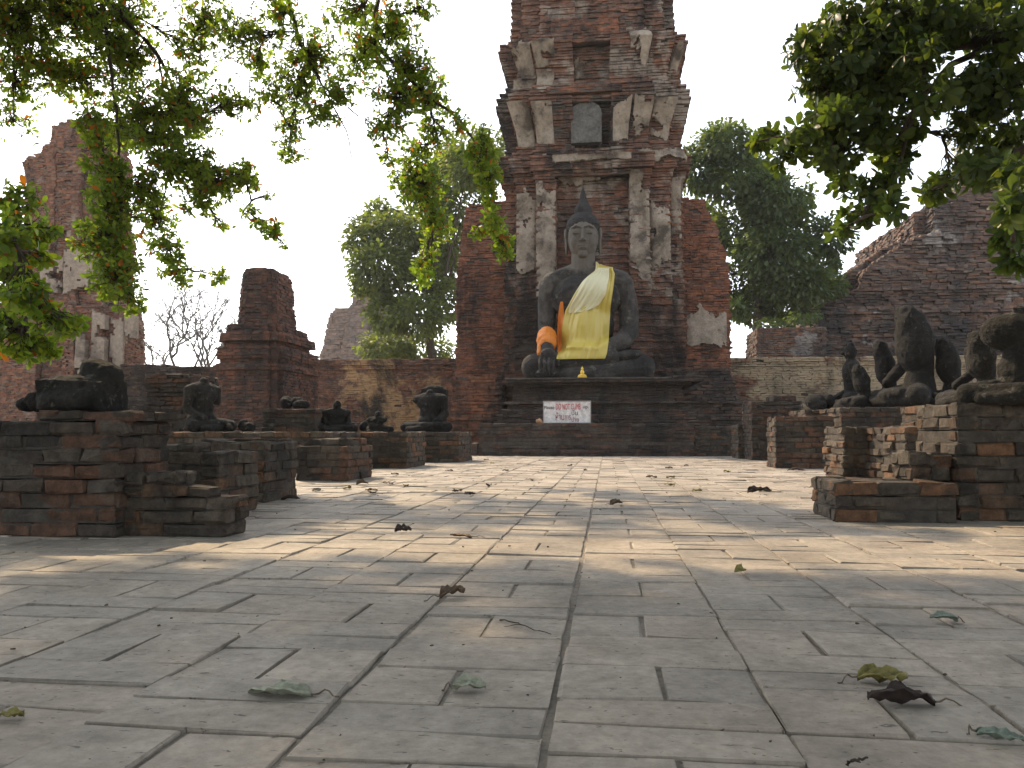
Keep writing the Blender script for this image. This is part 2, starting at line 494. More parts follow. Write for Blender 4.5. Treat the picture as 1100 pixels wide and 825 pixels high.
def pedestal(name, label, boxes, mat='near', cat='pedestal', group=None, ch=.075, L=.23, erode=.02, rough=.007, jit=.0055, chamfer=.011):
    B = Boxes()
    for bx in boxes: block_mesh(B, *bx, ch=ch, L=L, erode=erode, rough=rough)
    o = link(name, B.build(name, chamfer, jit), [M[mat], M['mortar_near']])
    local(o); tag(o, label, cat, group)
    return o

def pbox(pxL, pxR, bot, top, ln, z0=0.0, Y=None):
    """front face given in photo pixels, standing on the ground at row bot (or at depth Y)"""
    if Y is None: Y = gp((pxL + pxR) / 2, bot).y
    x0 = pl(pxL, bot, Y).x; x1 = pl(pxR, bot, Y).x; z1 = pl((pxL + pxR) / 2, top, Y).z
    return (x0, x1, Y, Y + ln, z0, z1)

GP_ = 'low brick pedestals round the court'
# left side
Yl1 = gp(60, 577).y
b1 = pbox(-70, 124, 577, 452, .45)
b1s = pbox(34, 138, 577, 441, .42, b1[5] + .001, Yl1 + .03)
pedestal('brick_pedestal', 'large dark brick pedestal nearest the left edge carrying a broken stone statue', [b1, b1s], 'near_dark', group=GP_)
s1 = pbox(125, 243, 577, 534, .22)
s2 = pbox(121, 186, 577, 508, .20, s1[5] + .001, Yl1 + .04)
pedestal('brick_step', 'low brick step projecting from the nearest left pedestal with darker bricks stacked behind', [(s1[0], s1[1], s1[2], s1[3], 0, s1[5]), (b1[1] + .012, s2[1], s2[2], s2[3], s2[4], s2[5])], 'near', 'step')
lb = pl(181, 527, Yl1 + .10)
B = Boxes(); B.add((lb.x, lb.y, s1[5] + .026), (.115, .055, .024), .08, .02, -.03); 
xa = lb.x + .17
B.add((xa, lb.y + .02, s1[5] + .026), (.07, .05, .024), -.15, .02, .05)
pass
o = link('loose_brick', B.build('loose_brick', .007, .003), [M['near'], M['near']]); local(o); tag(o, 'broken brick lying loose in two pieces on the low brick step', 'brick')
l2 = pbox(138, 233, 556, 486, .55)
l2s = pbox(150, 207, 556, 477, .35, l2[5] + .001, l2[2] + .1)
pedestal('brick_pedestal', 'sunlit-topped brick pedestal with one slab on it, behind the nearest left pedestal', [l2, l2s], 'near', group=GP_)
l3 = pbox(208, 283, 540, 474, .62)
pedestal('brick_pedestal', 'squat square brick pedestal with a grey right side, third from the left edge', [l3, pbox(213, 283, 540, 472, .5, l3[5] + .001, l3[2] + .06)], 'near', group=GP_)
l4 = pbox(318, 373, 517, 479, .9)
pedestal('brick_pedestal', 'dark brick pedestal with a cracked base and top slab, standing alone on the left', [l4, pbox(325, 372, 517, 471, .7, l4[5] + .001, l4[2] + .08)], 'near_dark', group=GP_, erode=.05)
l5 = pbox(349, 437, 503, 464, 1.2)
pedestal('brick_pedestal', 'wide greyish brick pedestal carrying two small broken seated statues', [l5], 'near', group=GP_)
l6 = pbox(444, 493, 497, 464, 1.3)
pedestal('brick_pedestal', 'brick pedestal with open joints under the headless statue beside the central platform', [l6], 'near', group=GP_, erode=.06)
lpY = 9.8
lpa = pl(200, 464, lpY); lpb = pl(346, 500, lpY)
pedestal('brick_platform', 'long low pale brick platform along the left behind the pedestals', [(lpa.x - 4, lpb.x, lpY, lpY + 6, 0, lpa.z)], 'near', 'platform', erode=.01)
lq = pbox(281, 338, 463, 439, 1.1, lpa.z, lpY + 1.6)
pedestal('brick_pedestal', 'dark brick block standing on the long left platform before the small stupa', [lq], 'near_dark', group=GP_)
# right side
r1a = pbox(897, 1031, 562, 518, .52)
pedestal('brick_step', 'low brick step in front of the nearest right pedestal', [r1a], 'near', 'step')
r1c = pbox(979, 1031, 540, 487, .30, r1a[5] + .001, r1a[2] + .2)
r1t = pbox(1031, 1240, 561, 433, .62)
pedestal('brick_pedestal', 'tall brick pedestal at the right edge with stepped courses on its left', [r1t, (r1c[0], r1t[0] - .012, *r1c[2:])], 'near', group=GP_)
r2b = pbox(975, 1020, 527, 458, 1.15)
pedestal('brick_pedestal', 'brick pedestal with a crumbling sunlit left face, tucked behind the right step', [r2b], 'near', group=GP_, erode=.03, rough=.012)
r2a = pbox(908, 935, 519, 459, .75)
pedestal('brick_pedestal', 'narrow upright brick pedestal with sunlit side, just left of the crumbling one', [r2a], 'near', group=GP_, rough=.012, erode=.03)
r3 = pbox(834, 897, 503.5, 447, .65)
pedestal('brick_pedestal', 'dark square brick pedestal on the right with a thin sunlit left edge', [r3], 'near_dark', group=GP_)
r4 = pbox(793, 827, 493, 456, .9)
pedestal('brick_pedestal', 'small brick pedestal second to the right of the central platform', [r4], 'near', group=GP_)
r5 = pbox(747, 790, 490, 458, .7)
pedestal('brick_pedestal', 'small low brick pedestal touching the right end of the central platform', [r5], 'near', group=GP_)
p1 = pbox(905, 1120, 500, 437, 3.6, 0, 12.2)
pedestal('brick_platform', 'long raised brick platform under the row of statues on the right', [p1], 'near_dark', 'platform')
p2 = pbox(1003, 1230, 520, 434, .75, 0, 7.45)
pedestal('brick_platform', 'nearer raised brick platform carrying the sunlit torso on the right', [(p2[0], p2[1], p2[2], p2[3], 0, p2[5])], 'near', 'platform')
r6 = pbox(808, 862, 480, 431, 1.0, 0, 15.5)
pedestal('brick_pedestal', 'dark stepped brick pedestal in front of the right boundary wall', [r6, pbox(832, 856, 480, 425, .7, r6[5] + .001, 15.65)], 'near_dark', group=GP_)
r7 = pbox(866, 899, 480, 440, 1.2, 0, 13.4)
pedestal('brick_pedestal', 'dark brick pedestal under the reclining stone fragment on the right', [r7], 'near_dark', group=GP_)

# ------------------------------------------------------------------ stepped central platform
YP = gp(626, 490).y         # platform front
sx = YP / F
def rowbox(pxL, pxR, top, bot_z, Y, ln): 
    x0 = pl(pxL, top, Y).x; x1 = pl(pxR, top, Y).x; z1 = pl((pxL + pxR) / 2, top, Y).z
    return (x0, x1, Y, Y + ln, bot_z, z1)
pf = rowbox(514, 746, 454.5, 0, YP, 1.2)
pf2 = rowbox(503, 530, 476, 0, YP - .05, 1.2)
B = Boxes()
block_mesh(B, *pf, ch=.085, L=.3, erode=.02, rough=.012); block_mesh(B, pf2[0], pf[0] - .02, *pf2[2:], ch=.085, L=.3, erode=.08, rough=.015)
fs = rowbox(561, 650, 483.5, 0, YP - .35, .345); block_mesh(B, *fs, ch=.075, L=.3, erode=.0)
# mouldings above
Ym = YP + .7
zt = pf[5]
m1 = rowbox(536, 764, 452, 0, Ym, 4.0)
prof = [(452, 0), (447, .0), (446.9, .10), (441, .10), (440.9, .24), (436, .26), (435.9, .16), (431, .16), (430.9, .36), (416, .38), (415.9, .26), (412, .24), (411.9, .12), (407, .10)]
zlast = 0.0
def interp(p, v):
    for (a, b_), (c, d) in zip(p, p[1:]):
        if (a - v) * (c - v) <= 0: return b_ + (d - b_) * (v - a) / (c - a)
    return p[-1][1] if abs(v - p[-1][0]) < abs(v - p[0][0]) else p[0][1]
zt1 = pl(630, 407.5, Ym).z
n = int(zt1 / .062)
for k in range(n):
    z = (k + .0) * zt1 / n
    py = 466 - (z - H) / Ym * F
    o = interp([(600, 0)] + prof, py)
    pr = 1 - o
    x0 = pl(534, 450, Ym).x + o * .9; x1 = pl(764, 450, Ym).x - o * 1.6
    course(B, rect(x0, x1, Ym + o, Ym + 3), z, zt1 / n, .26, .14, k % 2, .008, lambda x, y, z: random.random() > .025, .006)
    B.prism(rect(x0 + .07, x1 - .07, Ym + o + .07, Ym + 2.95), z, z + zt1 / n - .006)
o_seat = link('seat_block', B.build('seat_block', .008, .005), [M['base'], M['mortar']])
zs = zt1 
slab = Boxes()
xs0 = pl(543, 408, Ym + .1).x; xs1 = pl(721, 408, Ym + .1).x
slab.add(((xs0 + xs1) / 2, Ym + 1.45, zs + .025), ((xs1 - xs0) / 2, 1.35, .025))
o_slab = link('top_slab', slab.build('top_slab', .012, .003), [M['stone'], M['stone']])
thing_from([o_seat, o_slab], 'statue_platform', 'stepped dark brick platform with mouldings below the big seated statue', 'platform')
ZSEAT = zs + .05

# ------------------------------------------------------------------ main tower
YT = YP + 3.9
def plaster_panel(name, parent, xl, xr, z0, z1, yf, dep=.14, res=.03, edge=.35, seed=0, hole=.0, scale=1.3, bottom_rag=.5, top_rag=.22):
    nzn = max(2, int((z1 - z0) / res)); nxn = max(2, int(abs(xr((z0 + z1) / 2) - xl((z0 + z1) / 2)) / res))
    V = []; keep = np.zeros((nzn, nxn), bool)
    for j in range(nzn + 1):
        z = z0 + (z1 - z0) * j / nzn
        for i in range(nxn + 1):
            u = i / nxn
            wob = .02 * nz(u * 3 + seed, z, 1.7, 1.5)
            x = xl(z) + (xr(z) - xl(z)) * u + wob
            round_ = .045 * (abs(2 * u - 1) ** 4)
            y = yf(z) + round_ + .016 * nz(x, z, seed, 4) + .03 * nz(x, z, seed + 9, 1.2)
            V.append((x, y, z))
    nf = len(V)
    V += [(x, y + dep, z) for x, y, z in V]
    for j in range(nzn):
        z = z0 + (z1 - z0) * (j + .5) / nzn; v = (j + .5) / nzn
        for i in range(nxn):
            u = (i + .5) / nxn; x = u * (xr(z) - xl(z))
            q = nz(x, z, seed * 3.1, scale) + .5 * nz(x, z, seed * 1.7 + 5, scale * 3) + .22 * nz(x, z, seed + 2, scale * 7) + .12 * nz(x, z, seed + 6, scale * 16)
            lim = -.44 + hole + max(0, (bottom_rag - v) / max(bottom_rag, .01)) * .75 * (bottom_rag > 0) + max(0, (v - 1 + top_rag) / max(top_rag, .01)) * .5
            keep[j, i] = q > lim
    # drop crumbs: keep only big connected patches
    lab = -np.ones(keep.shape, int); sizes_ = []
    for j in range(nzn):
        for i in range(nxn):
            if keep[j, i] and lab[j, i] < 0:
                st = [(j, i)]; lab[j, i] = len(sizes_); c_ = 0
                while st:
                    a, b_ = st.pop(); c_ += 1
                    for a2, b2 in ((a + 1, b_), (a - 1, b_), (a, b_ + 1), (a, b_ - 1)):
                        if 0 <= a2 < nzn and 0 <= b2 < nxn and keep[a2, b2] and lab[a2, b2] < 0: lab[a2, b2] = lab[j, i]; st.append((a2, b2))
                sizes_.append(c_)
    if not sizes_: return None
    big = int(np.argmax(sizes_)); keep = lab == big
    fs = []; w = nxn + 1
    for j in range(nzn):
        for i in range(nxn):
            if not keep[j, i]: continue
            a, b_, c, d = j * w + i, j * w + i + 1, (j + 1) * w + i + 1, (j + 1) * w + i
            fs.append((a, b_, c, d))
            if i == 0 or not keep[j, i - 1]: fs.append((a, d, d + nf, a + nf))
            if i == nxn - 1 or not keep[j, i + 1]: fs.append((c, b_, b_ + nf, c + nf))
            if j == 0 or not keep[j - 1, i]: fs.append((b_, a, a + nf, b_ + nf))
            if j == nzn - 1 or not keep[j + 1, i]: fs.append((d, c, c + nf, d + nf))
    if not fs: return None
    fa = np.array(fs); used, inv_ = np.unique(fa, return_inverse=True); V = np.array(V)[used]; fa = inv_.reshape(fa.shape)
    o = link(name, mesh_np(name, V, [fa]), [M['plaster']])
    o.data.polygons.foreach_set('use_smooth', np.full(len(o.data.polygons), False))
    return o

def pz(py, Y=None): return pl(637, py, Y or YT).z
def lin(pts):
    zz = [p[0] for p in pts]; vv = [p[1] for p in pts]
    return lambda z: float(np.interp(z, zz, vv))

def main_tower():
    ppm = YT / F
    cx = pl(637, 300, YT).x
    # half-width offset by height (photo rows -> metres at the front plane)
    prof_px = [(470, 102), (405, 100), (398, 98), (330, 97), (200, 96), (192, 99), (186, 104), (178, 106), (170, 101), (164, 98), (158, 95), (140, 98), (122, 104), (112, 107), (104, 104), (98, 101),
               (92, 96), (84, 94), (74, 96), (60, 101), (50, 104), (45, 101), (40, 94), (30, 91), (0, 90), (-60, 90), (-75, 95), (-90, 98), (-95, 90), (-200, 80)]
    wz = lin(sorted((pz(py), w * ppm) for py, w in prof_px))
    ztop = pz(-170)
    B = Boxes(); ch = .085
    ch = .068; n = int(ztop / ch)
    def keep(x, y, z):
        q = nz(x * .9, y * .9 + 3, z * .9, 1.0) + .6 * nz(x, y, z, 3.1)
        return q > -.62 and random.random() > .035
    for k in range(n):
        z = k * ch; w = wz((k - k % 3 + 1) * ch) + ppm * (1.6 * nz(4, 1, z, 1.7) + 1.2 * (k % 3 == 2))
        fl = w - 90 * ppm
        rec = .32; a1 = .16; a2 = .42
        f = 1.15 * fl + (.03 if k % 5 < 2 and 84 < 466 - (z - H) / YT * F < 112 else 0)          # front moves forward with flare
        W = lambda u: u * w
        py = 466 - (z - H) / YT * F
        # central niche opening narrows above / below windows
        inrec = (190 < py) or (110 < py < 158) or (44 < py < 82)
        r = rec if inrec else .05
        nw = .40 if py > 190 else .20
        half = [(W(1), a2 + 1.2), (W(1), a2), (W(.86), a2), (W(.86), a1), (W(.63), a1), (W(.63), 0), (W(nw), 0), (W(nw), r)]
        P = [(cx - x, YT + y - f) for x, y in half] + [(cx + x, YT + y - f) for x, y in half[::-1]] + [(cx + W(1), YT + 3.4), (cx - W(1), YT + 3.4)]
        course(B, P, z, ch, .24, .16, k % 2, .009, keep, .005)
        B.prism(inset(P, -.05), z, z + ch - .004)
    body = link('brick_shaft', B.build('brick_shaft', .009, .005), [M['tower'], M['mortar']])
    parts = [body]
    def fo(z): return YT - 1.15 * (wz(z) - 90 * ppm)
    def px(u): return lambda z: cx + u * wz(z)
    # plaster pilasters (u range, rows, recess)
    spec = [(-.86, -.635, 192, 348, .16, .22, -.12), (-.628, -.41, 190, 338, 0, .3, -.15), (.41, .628, 190, 315, 0, .45, .0), (.635, .86, 192, 340, .16, .2, -.16), (.865, .99, 194, 340, .42, .3, -.08),
            (-.85, -.65, 113, 160, .16, .1, .0), (-.62, -.42, 116, 160, 0, .2, .05), (.23, .40, 114, 162, 0, .2, .0), (.44, .62, 112, 160, 0, .3, .25), (.645, .85, 116, 160, .16, .2, .0),
            (-.85, -.65, 46, 80, .16, .1, .0), (-.62, -.40, 46, 78, 0, .2, .05), (.42, .62, 36, 80, 0, .2, .0), (.87, .98, 52, 80, .42, .2, .1), (.63, .9, 30, 46, .14, .2, .2),
            (-.18, .16, 64, 82, .32, .1, .1), (-.36, .35, 186, 201, .28, .9, .15), (-.9, -.66, 84, 98, .14, .3, .2), (-.62, -.44, 80, 100, -.02, .4, .2), (-.9, -.5, 164, 182, .1, .5, .3), (.5, .95, 166, 182, .1, .5, .3), (-.4, .4, 172, 180, -.02, .4, .25)]
    for i, (u0, u1, pt, pb, rc, rag, hole) in enumerate(spec):
        z0, z1 = pz(pb), pz(pt)
        # capitals flare outward to the top
        def yf(z, z0=z0, z1=z1, rc=rc):
            v = (z - z0) / (z1 - z0)
            return fo(z) + rc - .05 - (.16 * max(0, v - .78) / .22 if z1 - z0 > 2 else .16 * v * v)
        def fl(u, s):
            def g(z, z0=z0, z1=z1):
                v = (z - z0) / (z1 - z0); return cx + u * wz(z) + s * (.05 * max(0, v - .4) if z1 - z0 < 2 else 0)
            return g
        o = plaster_panel('plaster_patch', None, fl(u0, -1), fl(u1, 1), z0, z1, yf, seed=i * 1.37, hole=hole, bottom_rag=rag)
        if o: parts.append(o)
    # arched slab in the upper niche
    zb, zt2 = pz(157), pz(113); w = 16.5 * ppm; yc = fo((zb + zt2) / 2) - .02
    V = []; outline = [(-w, zb), (w, zb)] + [(w * math.cos(t), zt2 - w * .8 + w * .8 * math.sin(t)) for t in np.linspace(0, math.pi, 13)]
    xo = pl(630, 130, YT).x
    m_ = len(outline)
    V = [(xo + x, yc, z) for x, z in outline] + [(xo + x, yc + .2, z) for x, z in outline] + [(xo, yc - .02, (zb + zt2) / 2)]
    fs3 = np.array([(i, (i + 1) % m_, 2 * m_) for i in range(m_)]); fq = np.array([(i, i + m_, (i + 1) % m_ + m_, (i + 1) % m_) for i in range(m_)])
    o = link('niche_slab', mesh_np('niche_slab', V, [fs3, fq]), [M['slab']]); parts.append(o)
    # lintel bands
    for (a, b_, pt, pb, pr) in ((592, 664, 20, 29, .1), (592, 664, 30, 41, .16), (588, 668, 100, 107, .1)):
        L = Boxes(); x0 = pl(a, pt, YT).x; x1 = pl(b_, pt, YT).x; z1, z0 = pz(pt), pz(pb)
        f = 1.15 * (wz(z0) - 90 * ppm)
        block_mesh(L, x0, x1, YT - f - pr, YT + .3, z0, z1, ch=.068, L=.24, rough=.01)
        parts.append(link('lintel', L.build('lintel', .01, .005), [M['wing'], M['mortar']]))
    t = thing_from(parts, 'brick_tower', 'tall ruined redbrick tower with peeling plaster pilasters rising behind the seated statue', 'tower')
    return cx, ppm
TCX, PPM = main_tower()

# tower wings (lower attached masses) as eroded brick walls belonging to the ruin
def eroded_block(name, x0, x1, y0, y1, topf, mat, ch=.07, L=.3, leftf=None, rightf=None, keepf=None, out_j=.02, z0=0.0, dep=.16, frontf=None, chamfer=.01, cheap=False):
    B = Boxes(); zmax = max(topf(x) for x in np.linspace(x0, x1, 40))
    n = int((zmax - z0) / ch)
    for k in range(n):
        z = z0 + k * ch
        xs = [x for x in np.linspace(x0, x1, 60) if topf(x) > z]
        if len(xs) < 2: continue
        # contiguous runs
        runs = []; step = (x1 - x0) / 59
        s = xs[0]; prev = xs[0]
        for x in xs[1:]:
            if x - prev > step * 1.5: runs.append((s, prev)); s = x
            prev = x
        runs.append((s, prev))
        for a, b_ in runs:
            if leftf and a <= x0 + step: a = leftf(z)
            if rightf and b_ >= x1 - step: b_ = rightf(z)
            if b_ - a < .1: continue
            yf = y0 + (frontf(z) if frontf else 0)
            a += random.uniform(-.03, .03); b_ += random.uniform(-.03, .03)
            P = rect(a, b_, yf, y1)
            course(B, P, z, ch, L * .8, dep, k % 2, out_j * .6, keepf or (lambda x, y, z: random.random() > .02), .006)
            d = min(.08, (b_ - a) * .2)
            B.prism(rect(a + min(d, .05), b_ - min(d, .05), yf + .05, y1 - .02), z, z + ch - .005)
    return link(name, B.build(name, chamfer, .008, cheap), [M[mat], M['mortar']])

YW = YT + .75
def topL(x):
    pts = [(490, 302), (494, 262), (497, 240), (500, 222), (540, 216)]
    xs = [pl(p, 300, YW).x for p, _ in pts]; zs_ = [pl(515, q, YW).z for _, q in pts]
    return float(np.interp(x, xs, zs_)) + .10 * nz(x, 3, 0, 4)
def topR(x):
    pts = [(734, 212), (758, 216), (763, 232), (772, 244), (774, 262), (781, 270), (784, 300)]
    xs = [pl(p, 300, YW).x for p, _ in pts]; zs_ = [pl(757, q, YW).z for _, q in pts]
    return float(np.interp(x, xs, zs_)) + .12 * nz(x, 7, 0, 4)
wl = eroded_block('tower_wing', pl(490, 300, YW).x, pl(548, 300, YW).x, YW, YW + 2.4, topL, 'wing')
local(wl); tag(wl, 'bare redbrick wing wall with a crumbled top left of the tower', 'wall')
wr = eroded_block('tower_wing', pl(728, 300, YW).x, pl(784, 300, YW).x, YW, YW + 2.4, topR, 'wing')
o = plaster_panel('plaster_patch', None, lambda z: pl(737, 300, YW).x, lambda z: pl(780, 300, YW).x, pl(757, 392, YW).z, pl(757, 318, YW).z, lambda z: YW - .06, seed=33, hole=.22, bottom_rag=.4, top_rag=.4)
thing_from([wr, o], 'tower_wing', 'redbrick wing wall with plaster remains and stepped broken top right of the tower', 'wall')
# plinth masses at both sides of the statue platform
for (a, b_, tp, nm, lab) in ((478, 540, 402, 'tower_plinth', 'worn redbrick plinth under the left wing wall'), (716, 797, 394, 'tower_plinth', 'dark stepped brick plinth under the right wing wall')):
    Yp = YT - .9; B = Boxes()
    zt_ = pl((a + b_) / 2, tp, Yp).z; n = int(zt_ / .085)
    for k in range(n):
        z = k * .085; v = z / zt_
        o_ = .25 * max(0, v - .55) * 2 * (1 if a < 600 else 1.4)
        x0 = pl(a, 420, Yp).x + (o_ * .6 if a < 600 else .02); x1 = pl(b_, 420, Yp).x - (o_ if a > 600 else .02)
        if k % 6 == 3: x0 -= .05; x1 += .05
        course(B, rect(x0, x1, Yp + o_ * .7 + (.05 if k % 5 else 0), YW - .01), z, .085, .3, .15, k % 2, .02, lambda x, y, z: random.random() > .03, .006)
        B.prism(rect(x0 + .08, x1 - .08, Yp + o_ * .7 + .12, YW - .02), z, z + .08)
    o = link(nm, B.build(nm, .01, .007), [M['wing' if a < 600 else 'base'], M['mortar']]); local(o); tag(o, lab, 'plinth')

# ------------------------------------------------------------------ statues
class Prim:
    """collects ellipsoids and tapered capsules; voxel remesh turns them into one continuous figure"""
    def __init__(s): s.V = []; s.F = []; s.n = 0
    def _add(s, V, Fc): s.V.append(V); s.F += [tuple(i + s.n for i in f) for f in Fc]; s.n += len(V)
    def ell(s, c, r, rot=None, seg=20):
        V = []; Fc = []
        rg = seg // 2
        for i in range(rg + 1):
            t = math.pi * i / rg
            for j in range(seg):
                p = 2 * math.pi * j / seg
                V.append(Vector((r[0] * math.sin(t) * math.cos(p), r[1] * math.sin(t) * math.sin(p), r[2] * math.cos(t))))
        if rot is not None:
            R = Matrix.Rotation(rot[2], 3, 'Z') @ Matrix.Rotation(rot[1], 3, 'Y') @ Matrix.Rotation(rot[0], 3, 'X')
            V = [R @ v for v in V]
        V = [v + Vector(c) for v in V]
        for i in range(rg):
            for j in range(seg):
                k = (j + 1) % seg
                Fc.append((i * seg + j, (i + 1) * seg + j, (i + 1) * seg + k, i * seg + k))
        s._add(V, Fc)
    def cap(s, p0, r0, p1, r1, seg=16):
        p0, p1 = Vector(p0), Vector(p1)
        d = (p1 - p0).normalized(); q = Vector((0, 0, 1)).rotation_difference(d)
        V = []; Fc = []; rings = []
        for i in range(5): 
            t = math.pi / 2 * (1 - i / 4); rings.append((p0 - d * r0 * math.sin(t), max(r0 * math.cos(t), r0 * .02)))
        for i in range(5):
            t = math.pi / 2 * i / 4; rings.append((p1 + d * r1 * math.sin(t), max(r1 * math.cos(t), r1 * .02)))
        for c, r in rings:
            for j in range(seg):
                a = 2 * math.pi * j / seg; V.append(c + q @ Vector((r * math.cos(a), r * math.sin(a), 0)))
        m = len(rings)
        for i in range(m - 1):
            for j in range(seg):
                k = (j + 1) % seg; Fc.append((i * seg + j, i * seg + k, (i + 1) * seg + k, (i + 1) * seg + j))
        Fc.append(tuple(range(seg))[::-1]); Fc.append(tuple((m - 1) * seg + j for j in range(seg)))
        s._add(V, Fc)
    def chain(s, pts):
        for (a, ra), (b, rb) in zip(pts, pts[1:]): s.cap(a, ra, b, rb)
    def box(s, c, h, rot=(0, 0, 0)):
        R = Matrix.Rotation(rot[2], 3, 'Z') @ Matrix.Rotation(rot[1], 3, 'Y') @ Matrix.Rotation(rot[0], 3, 'X')
        V = [R @ Vector((x * h[0], y * h[1], z * h[2])) + Vector(c) for x in (-1, 1) for y in (-1, 1) for z in (-1, 1)]
        s._add(V, [(0, 1, 3, 2), (4, 6, 7, 5), (0, 4, 5, 1), (2, 3, 7, 6), (0, 2, 6, 4), (1, 5, 7, 3)])
    def build(s, name, mats, M4, voxel, smooth=3, rough=.0, rscale=.3):
        V = np.array([tuple(M4 @ v) for vs in s.V for v in vs])
        me = bpy.data.meshes.new(name + '_src'); me.from_pydata(V.tolist(), [], s.F)
        o = bpy.data.objects.new(name, me); C.objects.link(o)
        r = o.modifiers.new('r', 'REMESH'); r.mode = 'VOXEL'; r.voxel_size = voxel
        if smooth:
            sm = o.modifiers.new('s', 'SMOOTH'); sm.iterations = smooth; sm.factor = .5
        if rough:
            for k, (st, sc) in enumerate(((rough, rscale), (rough * .35, rscale * .25))):
                tx = bpy.data.textures.new(name + '_t', 'CLOUDS'); tx.noise_scale = sc; tx.noise_depth = 3
                d = o.modifiers.new('d%d' % k, 'DISPLACE'); d.texture = tx; d.strength = st; d.mid_level = .5; d.texture_coords = 'GLOBAL'
        dg = bpy.context.evaluated_depsgraph_get(); dg.update()
        me2 = bpy.data.meshes.new_from_object(o.evaluated_get(dg))
        bpy.data.objects.remove(o); bpy.data.meshes.remove(me)
        me2.name = name
        me2.polygons.foreach_set('use_smooth', np.full(len(me2.polygons), True))
        return link(name, me2, mats)

def buddha_mat():
    m = M['buddha']; nt = m.node_tree; b = nt.nodes['Principled BSDF']
    src = b.inputs['Base Color'].links[0].from_socket
    tc = N(nt, 'ShaderNodeNewGeometry'); sp = N(nt, 'ShaderNodeSeparateXYZ'); nt.links.new(tc.outputs['Position'], sp.inputs[0])
    nn = noise_n(nt, tc.outputs['Position'], 2.5, 6, .6)
    ad = N(nt, 'ShaderNodeMath', operation='MULTIPLY_ADD'); nt.links.new(nn.outputs[0], ad.inputs[0]); ad.inputs[1].default_value = .9; nt.links.new(sp.outputs[2], ad.inputs[2])
    mr = N(nt, 'ShaderNodeMapRange'); mr.inputs[1].default_value = ZSEAT + 119 * (YP + 2.35) / F + .4; mr.inputs[2].default_value = ZSEAT + 127 * (YP + 2.35) / F + .4
    nt.links.new(ad.outputs[0], mr.inputs[0])
    nt.links.new(mixc(nt, mr.outputs[0], src, mixc(nt, .6, src, (.17, .148, .12))), b.inputs['Base Color'])
def big_statue():
    buddha_mat()
    YB = YP + 2.35
    s = YB / F
    base = pl(630, 405, YB); base.z = ZSEAT
    XS = .92
    M4 = Matrix.Translation(base) @ Matrix.Scale(s, 4) @ Matrix.Diagonal((XS, 1, 1, 1))
    p = Prim()
    # legs
    p.chain([((-16, 8, 19), 17), ((-60, -14, 15), 14.5)]); p.chain([((-60, -15, 15), 13.5), ((-10, -26, 20), 11), ((30, -25, 24), 8)])
    p.ell((46, -21, 26), (19, 8, 5.5), (0, -.12, .15))
    p.chain([((16, 8, 17), 17), ((64, -12, 14), 14.5)]); p.chain([((62, -14, 12), 13), ((10, -30, 6), 9), ((-24, -32, 5), 7)])
    p.ell((-40, -29, 7), (17, 8, 6)); p.ell((0, 0, 6), (58, 26, 9))
    # torso
    p.ell((0, 8, 24), (38, 26, 22)); p.chain([((0, 7, 30), 28), ((0, 6, 60), 27)])
    p.ell((0, 5, 62), (33, 20, 34)); p.ell((0, 4, 92), (43, 23, 28)); p.ell((0, -6, 95), (34, 14, 20))
    p.chain([((-40, 5, 108), 13), ((-18, 5, 117), 11), ((-3, 4, 121), 15)]); p.chain([((40, 5, 108), 13), ((14, 5, 117), 11), ((-3, 4, 121), 15)])
    p.chain([((-3, 4, 112), 17), ((-3, 2, 124), 14), ((-3, 1, 140), 14)])
    # arms
    p.chain([((-43, 5, 105), 12.5), ((-46, 6, 84), 11.5), ((-47, 3, 58), 10), ((-45, -14, 42), 8.8), ((-43, -28, 30), 6.8)])
    p.ell((-42, -33, 25), (9.5, 5.5, 9), (.5, 0, 0))
    for i, (fx, ln) in enumerate(((-50.5, 12), (-45.6, 15.5), (-40.7, 15), (-36, 12.5))):
        p.chain([((fx, -37, 21), 2.2), ((fx + .3, -41, 16), 2.0), ((fx + .5, -41.5, 21 - ln), 1.6)])
    p.chain([((-35, -32, 27), 2.5), ((-31, -36, 20), 2.0), ((-31, -37, 15), 1.7)])
    p.chain([((43, 5, 105), 12.5), ((49, 7, 80), 12), ((50, 3, 54), 11), ((42, -12, 42), 9.5), ((22, -24, 33), 7.5)])
    p.ell((6, -27, 32), (14, 8, 4)); 
    for i in range(4): p.chain([((-2, -32 + i * 3.2, 33), 2.1), ((-14, -32 + i * 3.0, 33.5), 1.9), ((-23 + abs(i - 1.5) * 2, -31 + i * 2.8, 34), 1.5)])
    p.chain([((12, -20, 35), 2.6), ((2, -21, 38), 2.0)])
    # head
    hx = -3
    p.ell((hx, 1, 157), (18, 20.5, 26)); p.ell((hx, -2, 147), (15.6, 16.5, 15)); p.ell((hx, -12.5, 136), (6, 5, 4.2))
    for sg in (-1, 1):
        p.ell((hx + sg * 8.5, -11.8, 149.5), (6, 5, 8))
        p.chain([((hx + sg * 2.2, -19.6, 163.6), .9), ((hx + sg * 7.5, -18.4, 165.6), 1.0), ((hx + sg * 14, -13.8, 163.2), .8)])
        p.ell((hx + sg * 7.4, -16.9, 159), (4.8, 2.3, 2.3)); p.ell((hx + sg * 7.4, -17.6, 157.3), (5.0, 1.9, .8))
        p.ell((hx + sg * 19.5, 3, 153), (2.2, 4.2, 15)); p.ell((hx + sg * 20, 2, 161), (2.6, 5.2, 7))
    p.chain([((hx, -19, 162.5), 1.5), ((hx, -21.5, 155), 1.9), ((hx, -22.8, 150.5), 2.5)])
    p.ell((hx - 2.4, -20.3, 149.8), (1.9, 2.2, 1.5)); p.ell((hx + 2.4, -20.3, 149.8), (1.9, 2.2, 1.5))
